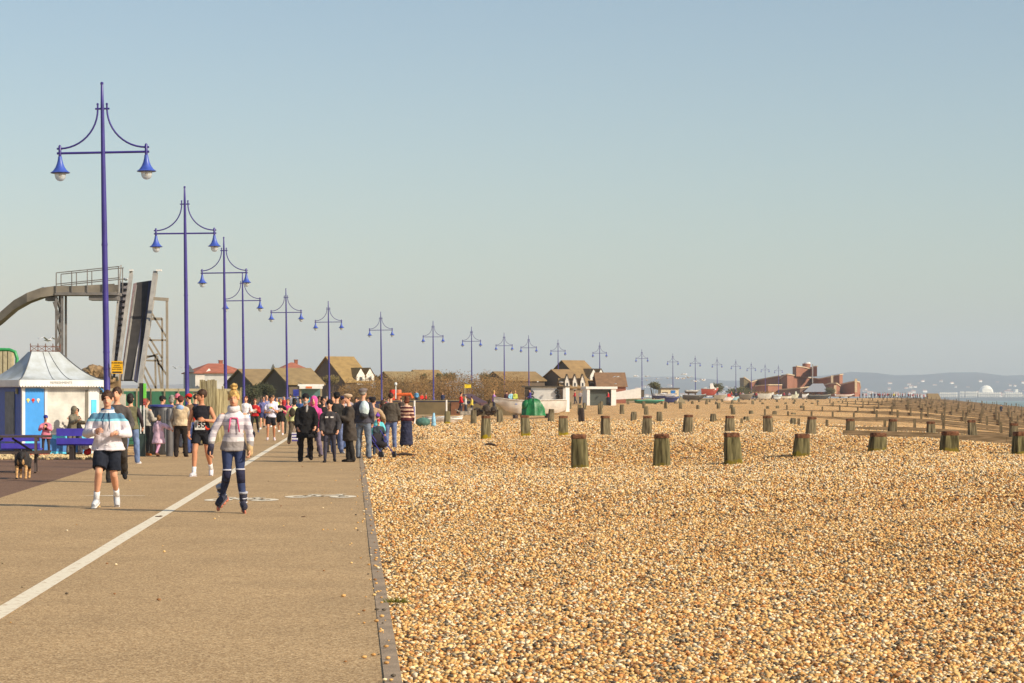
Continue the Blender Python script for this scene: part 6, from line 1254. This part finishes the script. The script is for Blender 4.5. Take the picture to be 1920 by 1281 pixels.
boat(1536, 44, 750, 500, (72, 76, 78), 'big boat under a dark slate grey cover', rz=0, hgt=.9, tarp=(74, 80, 82)); boat(1584, 36, 744, 520, (230, 226, 226), 'long white rowing boat at the right end of the line', rz=4, hgt=.5, stripe=(150, 60, 60)); boat(1400, 26, 749, 470, (120, 112, 100), 'brown work boat left of the bank', rz=0, hgt=.9)
q = MB(); a = at(1176, 740, 330)
q.prism([(-2.0, 0), (1.9, 0), (1.9, 1), (-2.0, 1)], [-.7, -.5, -.5, -.7], [.25, .95, .95, .25]); tag(q.build('slipway_ramp', white, loc=a), 'sloping white slipway side right of the garage', 'ramp')
q = MB(); q.box((0, 0, .5), (1.6, 1.2, 1.0)); q.box((0, 0, 1.04), (1.75, 1.35, .08)); tag(q.build('winch_house', mat('brown_shed', s2l((88, 78, 66))), loc=at(1197, 745, 345)), 'small brown winch box left of the turquoise boat', 'box')
q = MB(); q.add([(-.5, 0, 0), (.6, 0, 0), (-.1, 0, 1.0), (-.5, 1, 0), (.6, 1, 0), (-.1, 1, 1.0)], [(0, 1, 2), (3, 5, 4), (0, 3, 4, 1), (1, 4, 5, 2), (2, 5, 3, 0)]); tag(q.build('breakwater_block', conc, loc=at(1278, 757, 312)), 'grey wedge shaped block beside the navy boat', 'block')
q = MB(); q.box((0, 0, .05), (3.0, .3, .08)); q.box((.2, .2, .0), (2.5, .1, .06)); tag(q.build('loose_plank', M_PLANK, loc=(at(1378, 0, 300).x, 300, gz(at(1378, 0, 300).x, 300)+.05)), 'long pale plank lying on the shingle below the boats', 'plank')
# green tarpaulin bundle against the white boat
q = MB(); rr = []; n = 26
for z_, s_ in ((0, 1.05), (.15, 1.0), (.5, .9), (.85, .72), (1.08, .5), (1.18, .2)):
    rr.append([(math.cos(2*math.pi*k/n)*.80*s_*(1+.13*math.sin(k*1.9+z_*3)+.08*math.sin(k*3.1)), math.sin(2*math.pi*k/n)*.5*s_*(1+.1*math.sin(k*2.3)), z_*(1+.05*math.sin(k*1.3))) for k in range(n)])
q.rings(rr); q.ell((-.52, 0, .72), (.32, .3, .42), 2)
tag(q.build('green_tarpaulin', mat('green_tarp', s2l((20, 112, 56)), rough=.45, var=.2, scale=4, bump=1, bscale=6), smooth='auto', loc=at(1000, 779.5, 170)), 'bright green tarpaulin bundle slumped in front of the white boat', 'tarpaulin')
q = MB()
for i in range(9): q.ell((rnd.uniform(-.7, .7), rnd.uniform(-.3, .3), rnd.uniform(.1, .5)), (rnd.uniform(.2, .35), .25, rnd.uniform(.15, .3)), 1)
q.tube([(.1, 0, .5), (.3, 0, 1.0)], .08, 6); tag(q.build('fishing_gear', mat('dark_gear', s2l((70, 58, 48)), rough=.9, var=.4, scale=5, bump=1, bscale=10), loc=at(911, 777, 172)), 'dark heap of nets and gear left of the white boat', 'gear')
q = MB(); q.box((0, 0, .25), (.9, .6, .3)); q.box((.3, 0, .5), (.3, .5, .3)); q.tube([(-.4, 0, .3), (-.8, 0, .5)], .05, 6); tag(q.build('handcart', mat('grey_cart', s2l((160, 150, 136)), var=.3, scale=6), loc=at(874, 781, 178)), 'grey handcart left of the gear heap', 'cart')

# ------------------------------------------------------------------ brick leisure building
BD = 760.; Bc = empty('brick_building', (at(1500, 747, BD).x, BD, 1.4)); tag(Bc, 'sprawling faceted red brick leisure centre with a round topped tower', 'building'); O_ = Bc.location
bk = mat('orange_brick', s2l((152, 102, 80)), rough=.9, var=.06, scale=.3); cope = mat('pale_coping', s2l((206, 182, 148)), rough=.8)
def block(name, pts, zb_px=744, cope_on=True, m=bk, par=Bc, depth=14, cw=.30):
    """pts: (px, top_py, dy) along the seaward face from left to right; dy = real setback, folding the wall into facets"""
    fr = [((px-CX)/F*(BD+dy)-O_.x, dy, E-(ty-HY)/F*(BD+dy)-O_.z) for px, ty, dy in pts]; zb = E-(zb_px-HY)/F*BD-O_.z; q = MB(); n = len(fr)
    vs = [(x, y, zb) for x, y, z in fr]+[(x, y, z) for x, y, z in fr]+[(x, y+depth, zb) for x, y, z in fr]+[(x, y+depth, z) for x, y, z in fr]; fs = []
    for i in range(n-1): fs += [(i, i+1, n+i+1, n+i), (n+i, n+i+1, 3*n+i+1, 3*n+i), (2*n+i, 3*n+i, 3*n+i+1, 2*n+i+1)]
    fs += [(0, n, 3*n, 2*n), (n-1, 3*n-1, 4*n-1, 2*n-1)]; q.add(vs, fs); o = q.build(name, m, par)
    if cope_on:
        q = MB()
        for i in range(n-1): a, b_ = Vector(fr[i]), Vector(fr[i+1]); q.bar(a+Vector((0, -.25, .05)), b_+Vector((0, -.25, .05)), cw*1.2, cw)
        q.build('coping', cope, o)
    return o
block('main_hall', [(1408, 717, 0), (1420, 713, 8), (1440, 709, 0), (1462, 705, -4)], 738); block('main_hall', [(1463, 710, -4), (1476, 702, -10), (1500, 706, 6), (1521, 709, 16), (1536, 711, 4), (1552, 708, 0), (1574, 703, -2), (1580, 702, 3)], 744)
block('west_wing', [(1395, 708, 0), (1407, 716, 10)], 744, m=mat('olive_brick', s2l((112, 100, 72)))); block('lower_range', [(1416, 724, -12), (1440, 722, -16), (1466, 722, -12)], 736, depth=10); block('lower_range', [(1462, 731, -18), (1500, 728, -22), (1530, 724, -16)], 746, depth=8, m=mat('dark_brick', s2l((118, 90, 76))))
block('drum_room', [(1548, 722, -14), (1556, 719, -18), (1568, 719, -20), (1575, 724, -17)], 744, depth=10); block('east_wing', [(1580, 721, -14), (1603, 715, -20), (1611, 717, -16), (1613, 728, -14)], 744, depth=12)
block('tower', [(1493, 687, -2), (1508, 689, 5), (1519, 692, 8), (1525, 688, 2), (1532, 687, -1)], 706, depth=10)
q = MB(); c = at(1512, 747, BD+10)-O_; q.lathe((c.x, c.y, 0), [(1.3, E-(706-HY)/F*BD-1.4), (1.3, E-(681-HY)/F*BD-1.4)], 20); q.build('round_tower', bk, Bc, smooth='auto'); q = MB(); q.lathe((c.x+.3, c.y, E-(681-HY)/F*BD-1.4), [(1.1, 0), (.9, .35)], 16); q.build('tower_cap', white, Bc)
q = MB(); z1, z2 = E-(719-HY)/F*(BD-30)-1.4, E-(735-HY)/F*(BD-30)-1.4; xa, xb, xc, xd = [(p_-CX)/F*(BD-30)-O_.x for p_ in (1530, 1550, 1504, 1550)]
q.add([(xa, -22, z1), (xb, -22, z1), (xd, -34, z2), (xc, -34, z2), (xa, -10, z1-2.4), (xb, -10, z1-2.4)], [(3, 2, 1, 0), (0, 1, 5, 4), (0, 4, 3), (1, 2, 5)]); q.build('glazed_roof', mat('grey_blue_roof', s2l((160, 160, 162)), rough=.4), Bc)
for px in (1573.5, 1603.5, 1565): q = MB(); x = (px-CX)/F*(BD-20)-O_.x; q.box((x, -21.5 if px > 1600 else -3.4 if px > 1570 else -21, 4.2 if px > 1600 else 5.2 if px > 1570 else 3.0), (.7, .5, 4.2 if px > 1600 else 4.5 if px > 1570 else 2.6)); q.build('pale_pilaster', cope, Bc)
q = MB(); q.box((at(1520, 0, BD).x-O_.x, -5, 8.0), (.3, .3, 6)); q.build('flue', gal, Bc)
q = MB(); q.box((0, 0, 1.0), (3.4, 2.4, 2.2)); q.box((-1.9, 0, .4), (.8, 2, 1.2)); q.prism([(1.7, -1.2), (2.5, -1.2), (2.5, 1.2), (1.7, 1.2)], 0, [2.1, .6, .6, 2.1]); tag(q.build('shingle_digger_hut', mat('olive_box', s2l((142, 124, 90))), loc=(at(1748, 0, 760).x, 760, gz(at(1748, 0, 760).x, 760)-.1)), 'small square olive hut on the far beach crest before the white hotels', 'hut')
# distant crowd on the far promenade
protos = []
CC = [((60, 60, 90), 'navy'), ((150, 60, 70), 'red'), ((170, 160, 170), 'pale grey'), ((80, 66, 60), 'brown'), ((206, 200, 90), 'yellow')]
for k, (c, cn) in enumerate(CC):
    P = person(1640+k*9, 700+k*2, 1.72, 180*(k % 2), '%s coated walker in the far line of people on the beach crest' % cn, group='line of walkers on the far beach crest', lod=2, hair=['dark', 'brown'][k % 2], top=c, bcol=(50, 50, 62), hip=(12, -10), knee=(6, 12)); protos.append((P['root'], cn))
bake(); join_fingers()
pos = [1612, 1618, 1624, 1634, 1646, 1650, 1655, 1660, 1664, 1671, 1675, 1679, 1684, 1688, 1692, 1697, 1703, 1707, 1712, 1716, 1720, 1725, 1732, 1739]
cnt = 0
for px in pos:
    src, cn = protos[(cnt*2+1) % 4]; c = copy_tree(src); d = 700+rnd.uniform(-12, 12)+(px-1612)*.25; x = (px-CX)/F*d; c.location = (x, d, gz(x, d)); c.rotation_euler = (0, 0, rnd.uniform(0, 6.28)); c['label'] = '%s coated walker in the far line of people on the beach crest' % cn; cnt += 1
# walkers beside the boats, small
for k, px in enumerate([1380, 1388, 1393, 1405, 1412, 1418, 1425, 1432, 1442, 1470, 1480, 1505]):
    src, cn = protos[k % 4]; c = copy_tree(src); d = 520+rnd.uniform(-10, 10); c.location = at(px, 749, d); c['label'] = '%s coated figure among the boats before the brick building' % cn; c['group'] = 'figures among the beached boats'
for k, px in enumerate([646, 655, 672, 690, 720, 728, 752]):
    src, cn = protos[(k+1) % 4]; c = copy_tree(src); d = 150+8*k; c.location = ((px-CX)/F*d, d, 0); c['label'] = '%s coated figure in the background of the right hand crowd' % cn; c['group'] = 'figures far back in the right hand crowd'
# sea birds
def gull(loc, rz, fl, label, sitting=False, s=1.0):
    r = empty('seagull', loc, rz); tag(r, label, 'bird', 'gulls over the promenade'); q = MB(); q.rings([[(0+math.cos(a*math.pi/4)*w, y, math.sin(a*math.pi/4)*w*.9) for a in range(8)] for y, w in ((-.24, .01), (-.2, .035), (-.14, .045), (0, .075), (.14, .05), (.26, .015))]); q.build('body', white, r, smooth=True)
    for sd_ in (-1, 1):
        if sitting: q = MB(); q.ell((sd_*.06, .05, .02), (.02, .16, .05), 1)
        else: q = MB(); pts = [(0, 0), (.28, .16+fl), (.62, -.04+fl*1.2)]; q.add([(sd_*x, -.07+.04*i, z*.6) for i, (x, z) in enumerate(pts)]+[(sd_*x, .09-.02*i+.05*i, z*.6) for i, (x, z) in enumerate(pts)]+[(sd_*x, 0, z*.6+.02) for x, z in pts], [(0, 1, 7, 6), (1, 2, 8, 7), (6, 7, 4, 3), (7, 8, 5, 4), (0, 3, 4, 1), (1, 4, 5, 2)])
        q.build('wing', mat('gull_grey', s2l((206, 208, 212)), rough=.7), r)
    for o in list(r.children): o.scale = (s, s, s); 
    return r
WH = ['over the garage roof', 'left of the fourteenth lamp post', 'right of the fourteenth lamp post', 'halfway to the fifteenth lamp post', 'just left of the fifteenth lamp post', 'just right of the fifteenth lamp post', 'above the cream shed', 'highest of the flock left of the sixteenth lamp post', 'left of the sixteenth lamp post', 'right of the sixteenth lamp post', 'above the white covered boat', 'near the brown house gable']
for i, (px, py) in enumerate([(1157, 707), (1192, 705), (1212, 706), (1231, 710), (1252, 709), (1270, 710), (1280, 710), (1291, 708), (1284, 702), (1319, 713), (1304, 715), (1213, 713)]): gull(at(px, py, 330), rnd.uniform(0, 6.28), rnd.uniform(-.1, .12), 'white gull in flight '+WH[i], s=1.25)
gull(at(90, 638, 120), 1.0, .1, 'white gull flying above the kiosk ridge'); gull(at(1154, 720, 291), .5, 0, 'white gull perched on the garage roof', True, 1.2); gull(at(84, 541, 103), .8, 0, 'white gull perched on the curved flume', True); gull(at(236, 524, 105), .5, 0, 'white gull perched at the stair top', True); gull(at(329, 690, 200), .5, .1, 'dark gull flying left of the red roofed house')
gull(at(1008, 716, 214), 0, 0, 'white gull perched on the left of the beach hut roof', True); gull(at(1052, 717, 214), 1, 0, 'white gull perched on the right of the beach hut roof', True)

# ------------------------------------------------------------------ town across the bay
TD = 5650.; tw = [s2l(c) for c in ((236, 226, 214), (226, 214, 200), (210, 196, 184), (190, 150, 130))]
def hotel(px0, px1, ty, label, dome=None, bays=6):
    w = (px1-px0)/F*TD; h = (752-ty)/F*TD; c = ((px0+px1)/2-CX)/F*TD; r = empty('seafront_hotel', (c, TD, E-(752-HY)/F*TD)); tag(r, label, 'hotel', 'white hotels along the far seafront'); m = mat('stucco', s2l((250, 242, 226)), rough=.8, var=.04, scale=.02)
    q = MB(); q.box((0, 0, h*.45), (w, 30, h*.9)); 
    for i in range(bays): q.box((-w/2+w*(i+.5)/bays, -14, h*.47), (w/bays*.5, 8, h*.96))
    q.build('wall', m, r); q = MB()
    for i in range(bays*2):
        for k in range(3): q.box((-w/2+w*(i+.5)/(bays*2), -18.2, h*(.2+.25*k)), (w/bays*.16, .4, h*.11))
    q.build('windows', mat('window_glass', (.05, .06, .08)), r)
    q = MB(); q.prism([(-w/2, -15), (w/2, -15), (w/2, 15), (-w/2, 15)], h*.9, h*.9+1.2); q.build('roof', mat('slate', s2l((150, 150, 156))), r)
    if dome: q = MB(); q.ell((dome[0]*w, 0, h*.9), (dome[1], 14, dome[2]), 3); q.box((dome[0]*w, 0, h*1.0), (dome[1]*1.3, 26, h*.6)); q.build('dome', m, r, smooth=False)
    return r
hotel(1759, 1793, 735, 'long plain white hotel at the left end of the far seafront', bays=9); hotel(1797, 1806, 733, 'narrow white hotel second from the left on the far seafront', bays=3); hotel(1808, 1830, 733, 'white hotel just left of the domed one', bays=6)
hotel(1832, 1874, 735, 'broad white domed hotel on the far seafront', dome=(-.10, 17, 18), bays=10); hotel(1882, 1914, 735, 'white hotel right of the domed one with a small turret', dome=(.2, 5, 8), bays=8); hotel(1916, 1945, 739, 'white hotel cut by the right edge of the photograph', bays=6); hotel(1718, 1752, 741, 'pale low terrace of buildings left of the olive hut', bays=8)
def cottage():
    r = empty('distant_house', (0, 0, 0)); q = MB(); q.box((0, 0, 4), (14, 10, 8)); q.build('wall', mat('far_wall', s2l((246, 236, 222)), rough=.8, var=.1, scale=.05), r)
    q = MB(); q.add([(-7.5, -5.6, 8), (7.5, -5.6, 8), (7.5, 5.6, 8), (-7.5, 5.6, 8), (-7.5, 0, 12), (7.5, 0, 12)], [(0, 1, 5, 4), (2, 3, 4, 5), (0, 4, 3), (1, 2, 5)]); q.build('roof', mat('far_roof', s2l((170, 130, 110)), rough=.9), r); return r
ct = cottage(); k = 0
for i in range(285):
    Y = 5700+rnd.random()**1.6*1500; px = rnd.uniform(1330, 1925) if rnd.random() < .85 else rnd.uniform(1170, 1400); X = (px-CX)/F*Y; o = ct if k == 0 else copy_tree(ct); k += 1; z = float(hz(np.array([X]), np.array([Y]))[0])
    o.location = (X, Y, z-1); o.rotation_euler = (0, 0, rnd.uniform(-.5, .5)); sc_ = rnd.uniform(.35, .8); o.scale = (sc_*rnd.uniform(.7, 1.6), sc_, sc_)
    tag(o, 'tiny pale house scattered on the far downland slope', 'house', 'houses on the far slope')
bake(); join_fingers()
dg = bpy.context.evaluated_depsgraph_get()
for t in TXT0+TXT:                         # lettering becomes mesh, so that each piece is an object of its own
    me = bpy.data.meshes.new_from_object(t.evaluated_get(dg)); o = link(bpy.data.objects.new('lettering', me)); o.parent = t.parent
    o.location = t.location; o.rotation_euler = t.rotation_euler; bpy.data.objects.remove(t)
# ------------------------------------------------------------------ air
hzb = MB(); hzb.box((0, 5400, 120), (19000, 11200, 0)); hzb = MB(); x0, x1, y0, y1, z0, z1 = -9800, 9800, -60, 10400, -12, 260
hzb.box(((x0+x1)/2, (y0+y1)/2, (z0+z1)/2), (x1-x0, y1-y0, z1-z0))
hm2 = bpy.data.materials.new('haze'); hm2.use_nodes = True; n = hm2.node_tree.nodes; l = hm2.node_tree.links; n.remove(n['Principled BSDF'])
pv = n.new('ShaderNodeVolumePrincipled'); pv.inputs['Color'].default_value = (.78, .86, .99, 1); pv.inputs['Density'].default_value = HAZE; pv.inputs['Anisotropy'].default_value = .0; l.new(pv.outputs[0], n['Material Output'].inputs['Volume'])
tag(hzb.build('haze', hm2), 'thin pale sea haze', 'haze', kind='stuff')
